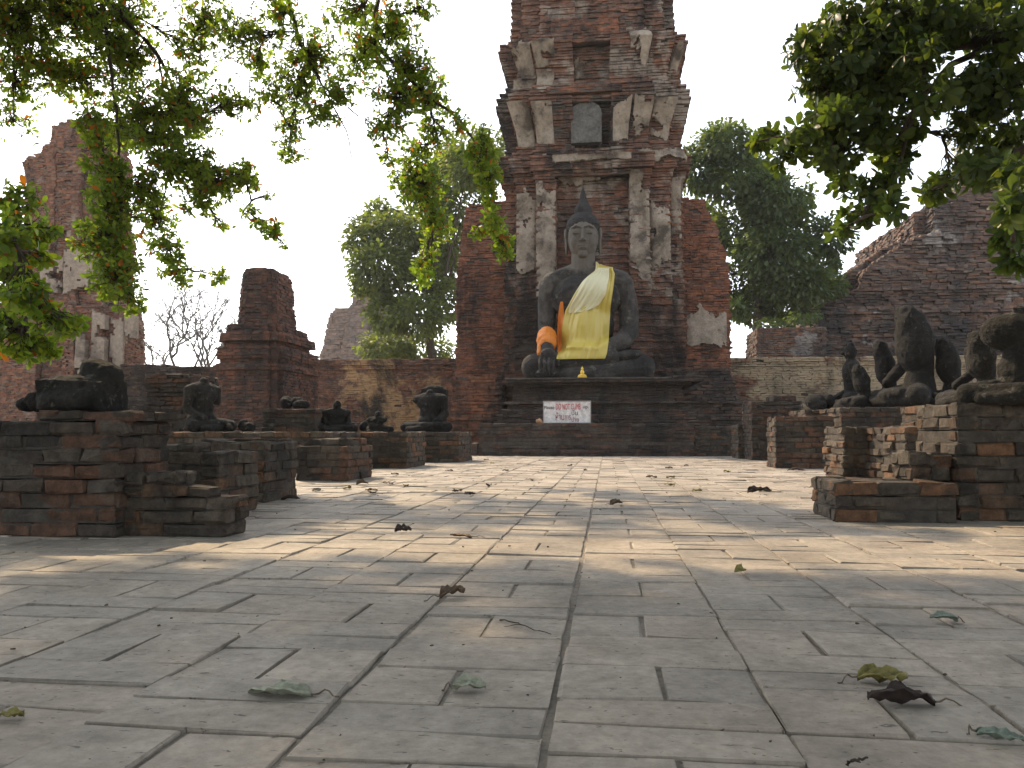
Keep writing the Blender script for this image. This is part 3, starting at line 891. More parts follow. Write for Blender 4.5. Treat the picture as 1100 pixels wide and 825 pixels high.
    p.ell((hx, -18.0, 144.3), (5.4, 2.0, 1.1)); p.ell((hx, -17.6, 141.9), (4.4, 2.2, 1.4))
    body = p.build('body', [M['buddha']], M4, .5 * s, 3, .018, .5)
    h = Prim()
    h.ell((hx, 4.5, 170), (20, 21, 15.5)); h.ell((hx, 8, 160), (20.5, 16, 22)); h.ell((hx, 5, 187), (10.5, 11, 10)); h.chain([((hx, 5, 192), 7.5), ((hx, 5, 200), 4.5), ((hx, 5, 213), 1.4)])
    hair = h.build('hair', [M['hair']], M4, .6 * s, 3, .035, .12)
    parts = [body, hair]
    # robe: cloth laid over the chest
    dg = bpy.context.evaluated_depsgraph_get(); dg.update()
    bv = BVHTree.FromObject(body, dg)
    inv = M4.inverted()
    edges = [(286, 641, 659), (290, 636, 661), (300, 627, 660), (315, 617, 658), (330, 608, 656), (345, 605, 655), (362, 603, 654), (378, 601, 652), (384, 600, 650)]
    def sheet(name, edges, nu, nv, off, mat, over=True, pleat=1.0, seed=0, push=0.0):
        ys = [e[0] for e in edges]
        rows = []
        v0, v1 = ys[0], ys[-1]
        Yg = np.zeros((nv, nu)); PX = np.zeros((nv, nu)); ZZ = np.zeros((nv, nu))
        for j in range(nv):
            py = v0 + (v1 - v0) * j / (nv - 1)
            xl = np.interp(py, ys, [e[1] for e in edges]); xr = np.interp(py, ys, [e[2] for e in edges])
            for i in range(nu):
                lx = (xl + (xr - xl) * i / (nu - 1) - 630) / XS; lz = 405 - py
                wp = M4 @ Vector((lx, -120, lz))
                hit = bv.ray_cast(wp, Vector((0, 1, 0)))
                ly = (inv @ hit[0]).y if hit[0] is not None else np.nan
                PX[j, i] = lx; ZZ[j, i] = lz; Yg[j, i] = ly
        for i in range(nu):
            col = Yg[:, i]; ok = ~np.isnan(col)
            if ok.sum(): Yg[:, i] = np.interp(np.arange(nv), np.arange(nv)[ok], col[ok])
        YR = Yg.copy()
        # hanging cloth: no deep hollows, smoothed
        for it in range(14):
            P_ = np.pad(Yg, 1, mode='edge')
            Yg = np.minimum(Yg, (P_[:-2, 1:-1] + P_[2:, 1:-1] + P_[1:-1, :-2] + P_[1:-1, 2:]) / 4 * .6 + Yg * .4) if it < 7 else (P_[:-2, 1:-1] + P_[2:, 1:-1] + P_[1:-1, :-2] + P_[1:-1, 2:] + 4 * Yg) / 8
        Yg = np.minimum(Yg, YR)
        V = []
        for j in range(nv):
            for i in range(nu):
                u = i / (nu - 1); v = j / (nv - 1)
                f = 1.7 * pleat * (.45 * math.sin(u * 19 + 4 * nz(u * 2, v * 1.5, seed)) + 2.4 * nz(u * 5, v * 1.1, seed + 3) + 1.2 * nz(u * 11 + v * 2, v * 2, seed + 8)) 
                V.append((PX[j, i] + .5 * nz(u * 5, v * 4, 2), Yg[j, i] - off - abs(f) * .9 - push, ZZ[j, i]))
        Fq = [(j * nu + i, (j + 1) * nu + i, (j + 1) * nu + i + 1, j * nu + i + 1) for j in range(nv - 1) for i in range(nu - 1)]
        if over:   # over the shoulder and down the back
            n0 = len(V); prev = [V[i] for i in range(nu)]
            rowsb = [(-1, 3), (5, 3.5), (13, 2.0), (21, -3), (27, -14), (29, -30)]
            allr = [list(range(nu))]
            for (dy, dz) in rowsb:
                r0 = len(V); 
                for i in range(nu):
                    x, y, z = prev[i]
                    lx = x; 
                    hit = bv.ray_cast(M4 @ Vector((lx, -8 + dy, 200)), Vector((0, 0, -1)))
                    zz = (inv @ hit[0]).z if hit[0] is not None else z
                    V.append((lx, -8 + dy, max(min(zz + 1.6, 130), z + dz) if dy < 20 else z + dz))
                allr.append(list(range(r0, r0 + nu)))
            for a, b_ in zip(allr, allr[1:]):
                for i in range(nu - 1): Fq.append((a[i + 1], b_[i + 1], b_[i], a[i]))
        # thickness
        me = mesh_np(name, [tuple(M4 @ Vector(v)) for v in V], [np.array(Fq)], True)
        o = link(name, me, [mat])
        so = o.modifiers.new('t', 'SOLIDIFY'); so.thickness = .012; so.offset = 0
        ss = o.modifiers.new('ss', 'SUBSURF'); ss.levels = 1; ss.render_levels = 1
        dg = bpy.context.evaluated_depsgraph_get(); dg.update()
        me2 = bpy.data.meshes.new_from_object(o.evaluated_get(dg)); 
        bpy.data.objects.remove(o); me2.name = name
        return link(name, me2)
    robe = sheet('robe', edges, 60, 50, 1.4, M['robe']); robe['label'] = 'yellow satin robe over one shoulder'
    sash = sheet('sash', [(287, 641, 655), (292, 635, 655), (300, 627, 654), (315, 618, 651), (326, 611, 643), (333, 612, 628)], 30, 24, 3.0, M['sash'], True, .9, 5); sash['label'] = 'pale satin fold across the chest'
    parts += [robe, sash]
    # orange cloth hanging behind the forearm and the wristband
    orr = sheet('orange_cloth', [(320, 603, 606), (335, 600, 607), (355, 599, 606), (376, 600, 603)], 8, 20, 1.2, M['orange'], False, .6, 9); parts.append(orr)
    wb = Prim()
    wb.chain([((-45.5, -8, 48), 11.4), ((-44, -17, 41), 10.6)])
    wb.chain([((-46.5, -12, 47), 10.5), ((-45.5, -14, 43.5), 11.6)])
    wb.chain([((-50, -18, 38), 5.5), ((-52, -20, 30), 4.2), ((-51, -20, 25), 2)])
    band = wb.build('wrist_cloth', [M['orange']], M4, .6 * s, 2, .05, .12); parts.append(band)
    thing_from(parts, 'seated_statue', 'big grey seated Buddha statue wearing a yellow satin robe and an orange wrist cloth', 'statue')
    return M4, s, base
M4B, SB, BASEB = big_statue()

def figure(name, label, base, face, scale, kind='headless', mat='stone_small', tilt=0.0, seed=0, group=None, arms=(1, 1), legs=True, torso=1.0, cut=None, back=False, wide=1.0):
    """seated figure remains, local unit = metres at scale 1 (knee span about 0.9); face = heading of its front"""
    p = Prim(); rs = random.Random(seed)
    if legs:
        p.chain([((-.12, .02, .13), .12), ((-.40, -.16, .10), .10)]); p.chain([((-.40, -.17, .10), .09), ((.15, -.27, .13), .065), ((.33, -.24, .14), .05)])
        p.chain([((.12, .02, .12), .12), ((.42, -.14, .10), .10)]); p.chain([((.41, -.16, .09), .085), ((-.1, -.30, .06), .065), ((-.3, -.28, .055), .05)])
        p.ell((0, -.05, .06), (.40, .24, .07))
    if kind in ('headless', 'headed', 'broad'):
        T = torso
        ti = tilt
        sh = (.33 if kind == 'broad' else .27) * wide
        p.ell((0, .05, .20), (.25, .18, .16)); p.ell((ti * .3, .05, .40 * T), (.205 * wide, .145, .26 * T))
        p.ell((ti * .6, .04, .60 * T), (.265 * wide, .155, .20 * T)); p.chain([((ti * .7 - sh, .04, .66 * T), .085), ((ti * .8, .04, .71 * T), .10), ((ti * .7 + sh, .04, .66 * T), .085)])
        p.chain([((ti * .8, .04, .68 * T), .09), ((ti * .9, .03, .79 * T), .075)])
        for sg, a in zip((-1, 1), arms):
            if a > .3: p.chain([((sg * sh + ti * .7, .04, .65 * T), .08), ((sg * (sh + .03) + ti * .4, .05, .65 * T - .30 * a), .065)])
            if a > .8: p.chain([((sg * (sh + .03) + ti * .4, .05, .36), .066), ((sg * .28, -.18, .24), .05), ((sg * .22, -.24, .21), .045)])
        if kind == 'headed':
            p.ell((ti, .02, .90 * T), (.10, .11, .13)); p.ell((ti, .04, 1.0 * T), (.06, .06, .06)); p.chain([((ti, -.08, .92 * T), .02), ((ti, -.105, .885 * T), .026)])
    if kind == 'profile':
        T = torso; w = wide
        p.chain([((0, .08, .14), .17 * w), ((0, .11, .32 * T), .12 * w), ((0, .06, .58 * T), .185 * w), ((.02, .02, .73 * T), .15 * w), ((.03, -.01, .82 * T), .085 * w)])
        p.ell((0, .05, .56 * T), (.24 * w, .165 * w, .25 * T)); p.box((.02, .0, .79 * T), (.10 * w, .09 * w, .06), (rs.uniform(-.5, -.1), rs.uniform(-.4, .4), .3))
        if arms[0] > .3: p.chain([((-.22 * w, .04, .66 * T), .07), ((-.25 * w, .07, .40 * T), .06), ((-.22, -.12, .26), .05)])
    if kind == 'tee':
        p.chain([((0, .05, .12), .19), ((.02, .05, .46), .17)]); p.ell((-.04, .04, .66), (.28, .18, .18)); p.ell((0, .05, .30), (.20, .17, .2)); p.box((.05, .05, .83), (.10, .09, .04), (.1, .15, 0))
    if kind == 'slab':
        p.box((0, .06, .45 * torso), (.22 * wide, .10, .42 * torso), (rs.uniform(-.1, .1), tilt, 0)); p.ell((tilt * .5, .05, .80 * torso), (.20 * wide, .11, .16))
    if back:
        p.box((-.05, .30, .42), (.26, .06, .40), (-.06, .04, 0)); p.ell((-.05, .31, .78), (.25, .075, .12))
    if kind == 'heap':
        for k in range(5):
            p.ell((rs.uniform(-.25, .25), rs.uniform(-.1, .1), rs.uniform(.08, .2)), (rs.uniform(.1, .2), rs.uniform(.08, .15), rs.uniform(.08, .16)), (rs.uniform(-1, 1), rs.uniform(-1, 1), rs.uniform(-1, 1)))
    M4 = Matrix.Translation(base) @ Matrix.Rotation(face, 4, 'Z') @ Matrix.Scale(scale, 4)
    o = p.build(name, [M[mat]], M4, .013 * scale, 1, .026 * scale, .16 * scale)
    local(o); tag(o, label, 'statue', group)
    return o

GS = 'broken seated statues round the court'
R_ = math.radians
# left court
L1Z = b1s[5]
def on(px, Y, z): 
    v = pl(px, 460, Y); return Vector((v.x, Y, z))
# reclining leg block with torso stub on the nearest left pedestal
def leg_block():
    p = Prim(); 
    p.box((0, 0, .085), (.165, .13, .075), (.04, .02, .05)); p.ell((-.02, 0, .15), (.16, .12, .04)); p.ell((-.20, -.04, .055), (.065, .08, .052)); p.ell((-.26, -.05, .04), (.05, .06, .04))
    p.chain([((-.1, -.12, .05), .05), ((.12, -.12, .06), .055)])
    p.ell((.05, .04, .20), (.10, .08, .07), (0, .55, 0)); p.ell((.10, .03, .17), (.09, .08, .08))
    b = on(88, Yl1 + .22, L1Z - .004)
    o = p.build('statue_fragment', [M['stone_mid']], Matrix.Translation(b) @ Matrix.Scale(1.03, 4), .008, 2, .03, .12); local(o)
    tag(o, 'crossed stone legs with a tilted torso stub on the nearest left pedestal', 'statue', GS)
leg_block()
Zlp = lpa.z
figure('headless_statue', 'grey headless seated statue in profile facing right on the left platform', on(219, 10.5, Zlp), R_(72), .88, 'headless', 'stone_mid', 0, 3, GS, (.9, .5), torso=1.0)
figure('statue_fragment', 'small rounded stone fragments on the dark brick block below the stupa', on(318, lq[2] + .4, lq[5] - .01), R_(20), .75, 'heap', 'stone_small', 0, 12, GS, legs=False)
figure('seated_statue', 'small dark seated statue with a knob head on the wide grey pedestal', on(361, l5[2] + .5, l5[5] - .01), R_(30), .62, 'headed', 'stone_small', .02, 5, GS, (1, 1), torso=.75)
figure('statue_fragment', 'blocky lump of a broken torso beside the small knob-headed statue', on(380, l5[2] + .75, l5[5] - .01), R_(10), .6, 'heap', 'stone_small', 0, 21, GS, legs=False)
figure('statue_fragment', 'round stone head lying against a small block right of the knob-headed statue', on(405, l5[2] + .6, l5[5] - .01), R_(160), .5, 'headed', 'stone_small', -.05, 8, GS, (0, 0), legs=True, torso=.6)
figure('headless_statue', 'headless seated statue leaning before a dark back slab beside the central platform', on(461, l6[2] + .55, l6[5] - .01), R_(-12), .98, 'headless', 'stone_small', .0, 9, GS, (.3, .9), torso=.93, back=True)
# small broken pile on left platform
figure('rubble_pile', 'little pile of dark broken stones on the left platform beside the profile statue', on(258, 10.6, Zlp - .01), 0, .62, 'heap', 'stone_small', 0, 31, None, legs=False)
# right court (all look left over the court)
zP1, zP2, zT = p1[5], p2[5], r1t[5]
figure('statue_fragment', 'dark reclining lump of stone, farthest in the right row of statues', on(882, 13.9, r7[5] - .02), R_(-70), 1.05, 'heap', 'stone_small', 0, 44, GS, legs=False)
figure('seated_statue', 'thin dark statue with a small head rising behind a smaller one in the right row', on(914, 14.4, zP1 - .01), R_(-95), 1.06, 'headed', 'stone_small', 0, 15, GS, (1, .6), torso=1.08, wide=.62)
figure('headless_statue', 'small stumpy headless statue in front of the thin one with a head', on(923, 13.2, zP1 - .01), R_(-90), .95, 'profile', 'stone_small', 0, 16, GS, (0, 0), wide=.75, torso=.85)
figure('headless_statue', 'narrow dark headless torso just left of the tallest torso on the right', on(947, 13.6, zP1 - .01), R_(-92), 1.35, 'profile', 'stone_small', .0, 17, GS, (0, 0), wide=.62, torso=.98)
figure('headless_statue', 'tallest dark headless torso with crossed legs in the right row', on(979, 12.9, zP1 - .01), R_(-84), 1.62, 'profile', 'stone_small', .0, 18, GS, (.9, 0), torso=1.12, wide=.95)
figure('headless_statue', 'slim upright headless torso between the tallest torso and the sunlit one', on(1016, 12.8, zP1 - .01), R_(-88), 1.2, 'profile', 'stone_small', .0, 19, GS, (0, 0), torso=1.02, wide=.78)
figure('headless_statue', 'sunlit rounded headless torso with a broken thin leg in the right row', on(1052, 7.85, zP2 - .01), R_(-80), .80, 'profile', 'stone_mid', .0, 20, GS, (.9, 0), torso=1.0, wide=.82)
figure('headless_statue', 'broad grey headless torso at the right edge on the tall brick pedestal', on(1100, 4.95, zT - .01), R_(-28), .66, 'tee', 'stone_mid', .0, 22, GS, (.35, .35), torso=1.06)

# gold figurine and loose stones on the ledges
def figurine():
    p = Prim(); p.box((0, 0, .02), (.11, .08, .02)); p.ell((0, 0, .06), (.10, .07, .035)); p.ell((0, 0, .13), (.05, .04, .07)); p.ell((0, 0, .22), (.032, .032, .038)); p.chain([((0, 0, .25), .014), ((0, 0, .29), .004)])
    b = pl(625.5, 405, Ym + .28); b.z = ZSEAT
    o = p.build('gold_figurine', [M['gold']], Matrix.Translation(b), .006, 1); local(o); tag(o, 'tiny gilded seated figurine on the slab in front of the big statue', 'figurine')
figurine()
def ledge_stone(px, sz, lab, mat):
    p = Prim(); p.ell((0, 0, sz * .7), (sz, sz * .8, sz * .75)); p.ell((sz * .6, 0, sz * .4), (sz * .7, sz * .6, sz * .45))
    v = pl(px, 455, YP + .14); v.z = pf[5] - .004
    o = p.build('loose_stone', [M[mat]], Matrix.Translation(v), sz * .1, 1, sz * .4, sz * .8); local(o); tag(o, lab, 'stone')
M['tan'] = mat_rock('tan_stone', [(.3, (.36, .20, .11)), (.7, (.55, .33, .2))], 20)
ledge_stone(579, .075, 'small tan stone on the platform ledge left of the sign', 'tan')
ledge_stone(641, .06, 'small grey stone on the platform ledge right of the sign', 'stone_mid')

# ------------------------------------------------------------------ sign
def sign():
    Ys = YP + .22
    c = pl(609, 443, Ys); w = 25.3 * Ys / F; z0 = pf[5]; h = pl(609, 431, Ys).z - z0
    tl = Matrix.Translation((c.x, Ys, z0)) @ Matrix.Rotation(-.10, 4, 'X')
    B = Boxes(); B.add((0, 0, h / 2), (w, .012, h / 2 - .002)); 
    m = mat_rock('painted_board', [(.25, (.50, .45, .41)), (.5, (.72, .68, .65)), (.75, (.80, .78, .76))], 4, 30, .1)
    bo = link('board', B.build('board', .004, .001), [m, m])
    fr = Boxes()
    for (x, z, hx, hz) in ((-w, h / 2, .010, h / 2 + .012), (w, h / 2, .010, h / 2 + .012), (0, h, w + .012, .010), (0, .005, w + .012, .010)): fr.add((x, -.004, z), (hx, .022, hz))
    fo_ = link('sign_frame', fr.build('sign_frame', .003, .001), [mat_plain('frame_paint', (.30, .27, .25), .7)] * 2)
    red = mat_plain('red_paint', (.50, .04, .045), .6); dark = mat_plain('dark_paint', (.05, .035, .05), .6); mar = mat_plain('maroon_paint', (.25, .03, .07), .6)
    root = empty('warning_sign'); root.matrix_world = tl
    bo.parent = root; fo_.parent = root
    def txt(s, x0, x1, zb, hgt, mat):
        cu = bpy.data.curves.new('lettering', 'FONT'); cu.body = s; cu.size = 1; cu.extrude = .0
        t = bpy.data.objects.new('lettering', cu); C.objects.link(t)
        dg = bpy.context.evaluated_depsgraph_get(); dg.update()
        me = bpy.data.meshes.new_from_object(t.evaluated_get(dg)); bpy.data.objects.remove(t)
        n = len(me.vertices)
        if not n: return
        a = np.empty(n * 3, np.float32); me.vertices.foreach_get('co', a); a = a.reshape(-1, 3)
        lo, hi = a.min(0), a.max(0)
        b = np.zeros_like(a)
        b[:, 0] = x0 + (a[:, 0] - lo[0]) / (hi[0] - lo[0]) * (x1 - x0); b[:, 2] = zb + (a[:, 1] - lo[1]) / (hi[1] - lo[1]) * hgt; b[:, 1] = -.0165
        me.vertices.foreach_set('co', b.ravel()); me.update()
        o = link('lettering', me, [mat], root)
        so = o.modifiers.new('t', 'SOLIDIFY'); so.thickness = .003; so.offset = 0
    txt('Please', -w * .97, -w * .54, h * .64, h * .16, dark)
    txt('DO NOT CLIMB', -w * .47, w * .58, h * .62, h * .27, red)
    txt('up.', w * .68, w * .92, h * .62, h * .16, dark)
    txt('ห้าม', -w * .48, -w * .12, h * .14, h * .36, mar); txt('ปีน', w * .2, w * .46, h * .36, h * .24, dark); txt('ป่าย', w * .2, w * .5, h * .06, h * .24, mar)
    txt('การ', -w * .08, w * .16, h * .16, h * .2, mar)
    tag(root, 'white painted warning board with red and dark lettering leaning on the statue platform', 'sign')
sign()

# ------------------------------------------------------------------ small stupa left
def stupa():
    Y = 19.0; s = Y / F; cx = pl(264, 400, Y).x
    pr = [(440, 39), (402.1, 38.5), (402, 42), (396, 42), (395.9, 36), (388, 36), (387.9, 40), (378, 39), (377.9, 32), (370, 32), (369.9, 37), (362, 36), (361.9, 31), (353, 30), (352.9, 22.5), (330, 21), (310, 19.5), (298, 18), (291, 15.5), (288, 11)]
    W0 = 39 * s
    zf = lambda py: pl(285, py, Y + W0).z
    wz = lin(sorted((zf(a), (b_ + 2) * s) for a, b_ in pr)); ztop = zf(288)
    B = Boxes(); n = int(ztop / .075)
    for k in range(n):
        z = k * .075; w = wz(z) * (1 + .02 * nz(0, 0, z, 3))
        body = z > zf(352)
        if not body:
            half = [(w, .3 * w), (.86 * w, .3 * w), (.86 * w, .14 * w), (.66 * w, .14 * w), (.66 * w, 0)]
        else:
            half = [(w, .5 * w), (.86 * w, .28 * w), (.66 * w, .1 * w), (.40 * w, 0)]
        yy = Y + W0 - w
        P = [(cx - x, yy + y) for x, y in half] + [(cx + x, yy + y) for x, y in half[::-1]] + [(cx + w, Y + W0 + 2 * w), (cx - w, Y + W0 + 2 * w)]
        course(B, P, z, .075, .24, .14, k % 2, .009, lambda x, y, z: random.random() > (.03 if z < ztop - .3 else .12), .006, True)
        B.prism(inset(P, -.045), z, z + .071)
    o = link('small_stupa', B.build('small_stupa', .009, .006), [M['stupa'], M['mortar']]); local(o); tag(o, 'small dark redbrick stupa with a bell-shaped top and stepped base on the left', 'stupa')
M['stupa'] = mat_brick('stupa_brick', [(.15, .07, .045), (.11, .058, .042), (.18, .08, .05), (.085, .052, .04), (.13, .07, .05)], (.48, .64), stain_scale=.7, fine=25)
stupa()

# ------------------------------------------------------------------ boundary walls
def wall_thing(name, label, pxa, pxb, Y, top, mat, capk=5, th=.8, rag=.06, cat='wall', z0=0, ch=.07):
    x0 = pl(pxa, top, Y).x; x1 = pl(pxb, top, Y).x; zt = pl((pxa + pxb) / 2, top, Y).z
    tf = lambda x: zt + rag * 2 * nz(x, 1.3, 0, .9) + rag * nz(x, 2, 0, 5)
    n = int(zt / ch)
    def ff(z):
        k = (zt - z) / ch
        return -.10 if k < 3 else (-.05 if k < capk else 0)
    o = eroded_block(name, x0, x1, Y, Y + th, tf, mat, frontf=ff, out_j=.018, ch=ch, z0=z0)
    cap = None
    local(o); tag(o, label, cat)
    return o
wall_thing('boundary_wall', 'low weathered boundary wall with ochre plaster patches between the stupa and tower', 318, 500, 26.0, 386, 'wall')
wall_thing('boundary_wall', 'dark brick boundary wall left of the small stupa', 112, 262, 21.0, 394, 'base', rag=.10)
wall_thing('brick_stub', 'dark crumbling brick stub behind the profile statue on the left', 158, 207, 12.6, 402, 'near_dark', rag=.05, th=.9, ch=.075)
wall_thing('boundary_wall', 'long low boundary wall with pale plaster blocks right of the tower', 774, 1320, 25.5, 381, 'wallr', rag=.05)

def low_ruin():
    Y = 28.5
    x0 = pl(813, 370, Y).x; x1 = pl(888, 370, Y).x; zt = pl(850, 352, Y).z
    o = eroded_block('square_ruin', x0, x1, Y, Y + 2.2, lambda x: zt + .1 * nz(x, 0, 0, 2), 'ruin'); local(o)
    tag(o, 'square stump of dark brick ruin with a shrub on top, beyond the right wall', 'ruin')
    return (x0 + x1) / 2, Y + .8, zt
LRX, LRY, LRZ = low_ruin()

# big right ruin: stepped mound
def right_ruin():
    Y = 33.0; zf = lambda py: pl(1000, py, Y).z; xf = lambda px: pl(px, 300, Y).x
    left = lin(sorted([(0, xf(884)), (zf(340), xf(886)), (zf(322), xf(889)), (zf(316), xf(897)), (zf(304), xf(918)), (zf(290), xf(922)), (zf(284), xf(926)), (zf(272), xf(944)), (zf(262), xf(958)), (zf(252), xf(976)), (zf(244), xf(992)), (zf(240), xf(1010)), (zf(225), xf(1012)), (zf(210), xf(1013)), (zf(205), xf(1030)), (zf(196), xf(1046)), (zf(186), xf(1066)), (zf(170), xf(1090))]))
    B = Boxes(); ch = .11; zt = zf(165)
    for k in range(int(zt / ch)):
        z = k * ch; a = left(z) + .25 * nz(0, 0, z, 1.4); v = z / zt
        yf = Y + 2.8 * max(0, math.floor(v * 8 + .3 * nz(1, 2, z, .8)) / 8) ** 1.2 + .18 * nz(3, 0, z, 1.9) + (-.12 if k % 9 == 4 else 0)
        P = [(a, yf + .9), (a + .5, yf + .9), (a + .5, yf), (a + 20, yf), (a + 20, Y + 11), (a, Y + 11)]
        if z < zf(318): P = [(a, yf), (a + 22, yf), (a + 22, Y + 11), (a, Y + 11)]
        course(B, P, z, ch, .38, .22, k % 2, .045, lambda x, y, z: nz(x, y, z, .8) > -.6 and random.random() > .03, .008)
        B.prism(inset(P, -.12), z, z + ch - .006)
    o = link('brick_mound', B.build('brick_mound', .015, .012), [M['ruin'], M['mortar']]); local(o); tag(o, 'massive sloping ruined brick mound rising beyond the wall at the right', 'ruin')
right_ruin()

# left tower (partly behind leaves)
def left_tower():
    Y = 29.5; s = Y / F; cx = pl(72, 300, Y).x; zf = lambda py: pl(72, py, Y).z
    # left / right edges in px by row
    E = [(470, -12, 152), (400, -10, 152), (345, -8, 150), (325, -6, 146), (318, 2, 138), (290, 6, 137), (270, 10, 140), (262, 14, 142), (245, 18, 140), (240, 24, 136), (215, 27, 133), (200, 25, 135), (190, 28, 137), (165, 24, 138), (158, 30, 135), (155, 44, 133), (147, 46, 132), (144, 54, 140), (132, 56, 142), (124, 56, 140)]
    lf = lin(sorted((zf(a), pl(b_ - 16, a, Y).x) for a, b_, c_ in E)); rf = lin(sorted((zf(a), pl(c_ - 24, a, Y).x) for a, b_, c_ in E))
    zt = zf(122); B = Boxes(); ch = .08
    for k in range(int(zt / ch)):
        z = k * ch; a, b_ = lf(z) + .06 * nz(1, 0, z, 2), rf(z) + .06 * nz(5, 0, z, 2)
        py = 466 - (z - H) / Y * F; w = b_ - a
        niche = 225 < py < 300
        fl = .2 * nz(0, 4, z, 1.3)
        y0 = Y + (0 if py > 318 else .35) - fl * .3
        u = lambda t: a + w * t
        rec = .35 if niche or py > 330 else .06
        P = [(u(0), y0 + 1.0), (u(0), y0 + .5), (u(.16), y0 + .5), (u(.16), y0 + .22), (u(.33), y0 + .22), (u(.33), y0), (u(.42), y0), (u(.42), y0 + rec), (u(.60), y0 + rec), (u(.60), y0), (u(.69), y0), (u(.69), y0 + .22), (u(.86), y0 + .22), (u(.86), y0 + .5), (u(1), y0 + .5), (u(1), Y + 1.9), (u(0), Y + 1.9)]
        course(B, P, z, ch, .28, .18, k % 2, .016, lambda x, y, z: nz(x, y, z, .9) > -.62 and random.random() > .03, .007)
        B.prism(inset(P, -.11), z, z + ch - .005)
    body = link('brick_shaft', B.build('brick_shaft', .014, .01), [M['ltower'], M['mortar']]); parts = [body]
    for i, (a, b_, t, bt, rc, hole) in enumerate(((38, 62, 272, 315, -.06, .1), (62, 96, 266, 318, -.02, .0), (84, 94, 335, 430, -.02, .1), (98, 112, 332, 440, .14, .0), (114, 128, 330, 420, .4, .3), (60, 74, 215, 262, .2, .1), (100, 118, 250, 320, .2, .2), (30, 44, 225, 262, .5, .2), (128, 140, 330, 400, .42, .1))):
        yy = Y + (0 if t > 318 else .35) + rc - .07
        o = plaster_panel('plaster_patch', None, lambda z, a=a: pl(a, 300, Y).x, lambda z, b_=b_: pl(b_, 300, Y).x, zf(bt), zf(t), lambda z, yy=yy: yy, dep=.3, res=.08, seed=50 + i * 2.1, hole=hole, bottom_rag=.3)
        if o: o.data.materials.clear(); o.data.materials.append(M['plaster_warm']); parts.append(o)
    thing_from(parts, 'brick_tower', 'ruined reddish brick tower behind hanging leaves at the left edge', 'tower')
M['ltower'] = mat_brick('left_tower_brick', [(.22, .10, .062), (.18, .085, .055), (.26, .12, .07), (.15, .09, .065), (.20, .13, .09)], (.52, .72), stain_col=(.045, .04, .038), stain_scale=.45, plaster=(.60, .66), pl_scale=.6, pl_col=(.28, .22, .17), fine=18)
M['plaster_warm'] = mat_rock('warm_plaster', [(.32, (.12, .095, .075)), (.48, (.29, .23, .175)), (.7, (.36, .29, .22))], 1.0, 18, .5, spots=(1.8, .62, (.07, .055, .05)))
left_tower()

def far_tower():
    Y = 72.0; zf = lambda py: pl(385, py, Y).z; xf = lambda px, py: pl(px, py, Y).x
    E = [(420, 338, 425), (385, 340, 425), (370, 344, 424), (350, 347, 424), (338, 350, 424), (330, 354, 423), (328, 372, 422), (320, 374, 420), (315, 378, 412), (300, 380, 400)]
    lf = lin(sorted((zf(a), xf(b_, a)) for a, b_, c_ in E)); rf = lin(sorted((zf(a), xf(c_, a)) for a, b_, c_ in E))
    B = Boxes(); ch = .22
    for k in range(int(zf(302) / ch)):
        z = k * ch; a, b_ = lf(z) + .25 * nz(2, 0, z, .7), rf(z); w = b_ - a
        P = [(a, Y + 1), (a + .3 * w, Y + 1), (a + .3 * w, Y + .3), (a + .38 * w, Y + .3), (a + .38 * w, Y), (a + .62 * w, Y), (a + .62 * w, Y + .7), (b_, Y + .7), (b_, Y + 3), (a, Y + 3)]
        course(B, P, z, ch, .7, .4, k % 2, .07, None, .02)
        B.prism(inset(P, -.2), z, z + ch - .01)
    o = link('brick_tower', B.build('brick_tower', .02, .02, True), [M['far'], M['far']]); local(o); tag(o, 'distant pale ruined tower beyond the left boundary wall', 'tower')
far_tower()

# ------------------------------------------------------------------ vegetation
def tube_mesh(paths, sides=6):
    Vs = []; Fs = []; n = 0
    for pts, rad in paths:
        pts = [Vector(p) for p in pts]; m = len(pts)
        if m < 2: continue
        for i in range(m):
            t = (pts[min(i + 1, m - 1)] - pts[max(i - 1, 0)]).normalized()
            a = t.orthogonal().normalized(); b_ = t.cross(a)
            for j in range(sides):
                th = 2 * math.pi * j / sides
                Vs.append(tuple(pts[i] + (a * math.cos(th) + b_ * math.sin(th)) * rad[i]))
        for i in range(m - 1):
            for j in range(sides):
                k = (j + 1) % sides
                Fs.append((n + i * sides + j, n + i * sides + k, n + (i + 1) * sides + k, n + (i + 1) * sides + j))
        n += m * sides
    return np.array(Vs), np.array(Fs)
def curve_pts(p0, p1, n=6, sag=0.0, wob=.1, rs=random):
    p0, p1 = Vector(p0), Vector(p1); L = (p1 - p0).length
    out = []
    ph = rs.uniform(0, 50)
    for i in range(n + 1):
        t = i / n; p = p0.lerp(p1, t); e = math.sin(math.pi * t)
        p += Vector((noise.noise((ph, t * 3, 0)), noise.noise((ph, t * 3, 9)), noise.noise((ph, t * 3, 20)))) * (wob * L * e)
        p.z -= sag * L * e
        out.append(p)
    return out

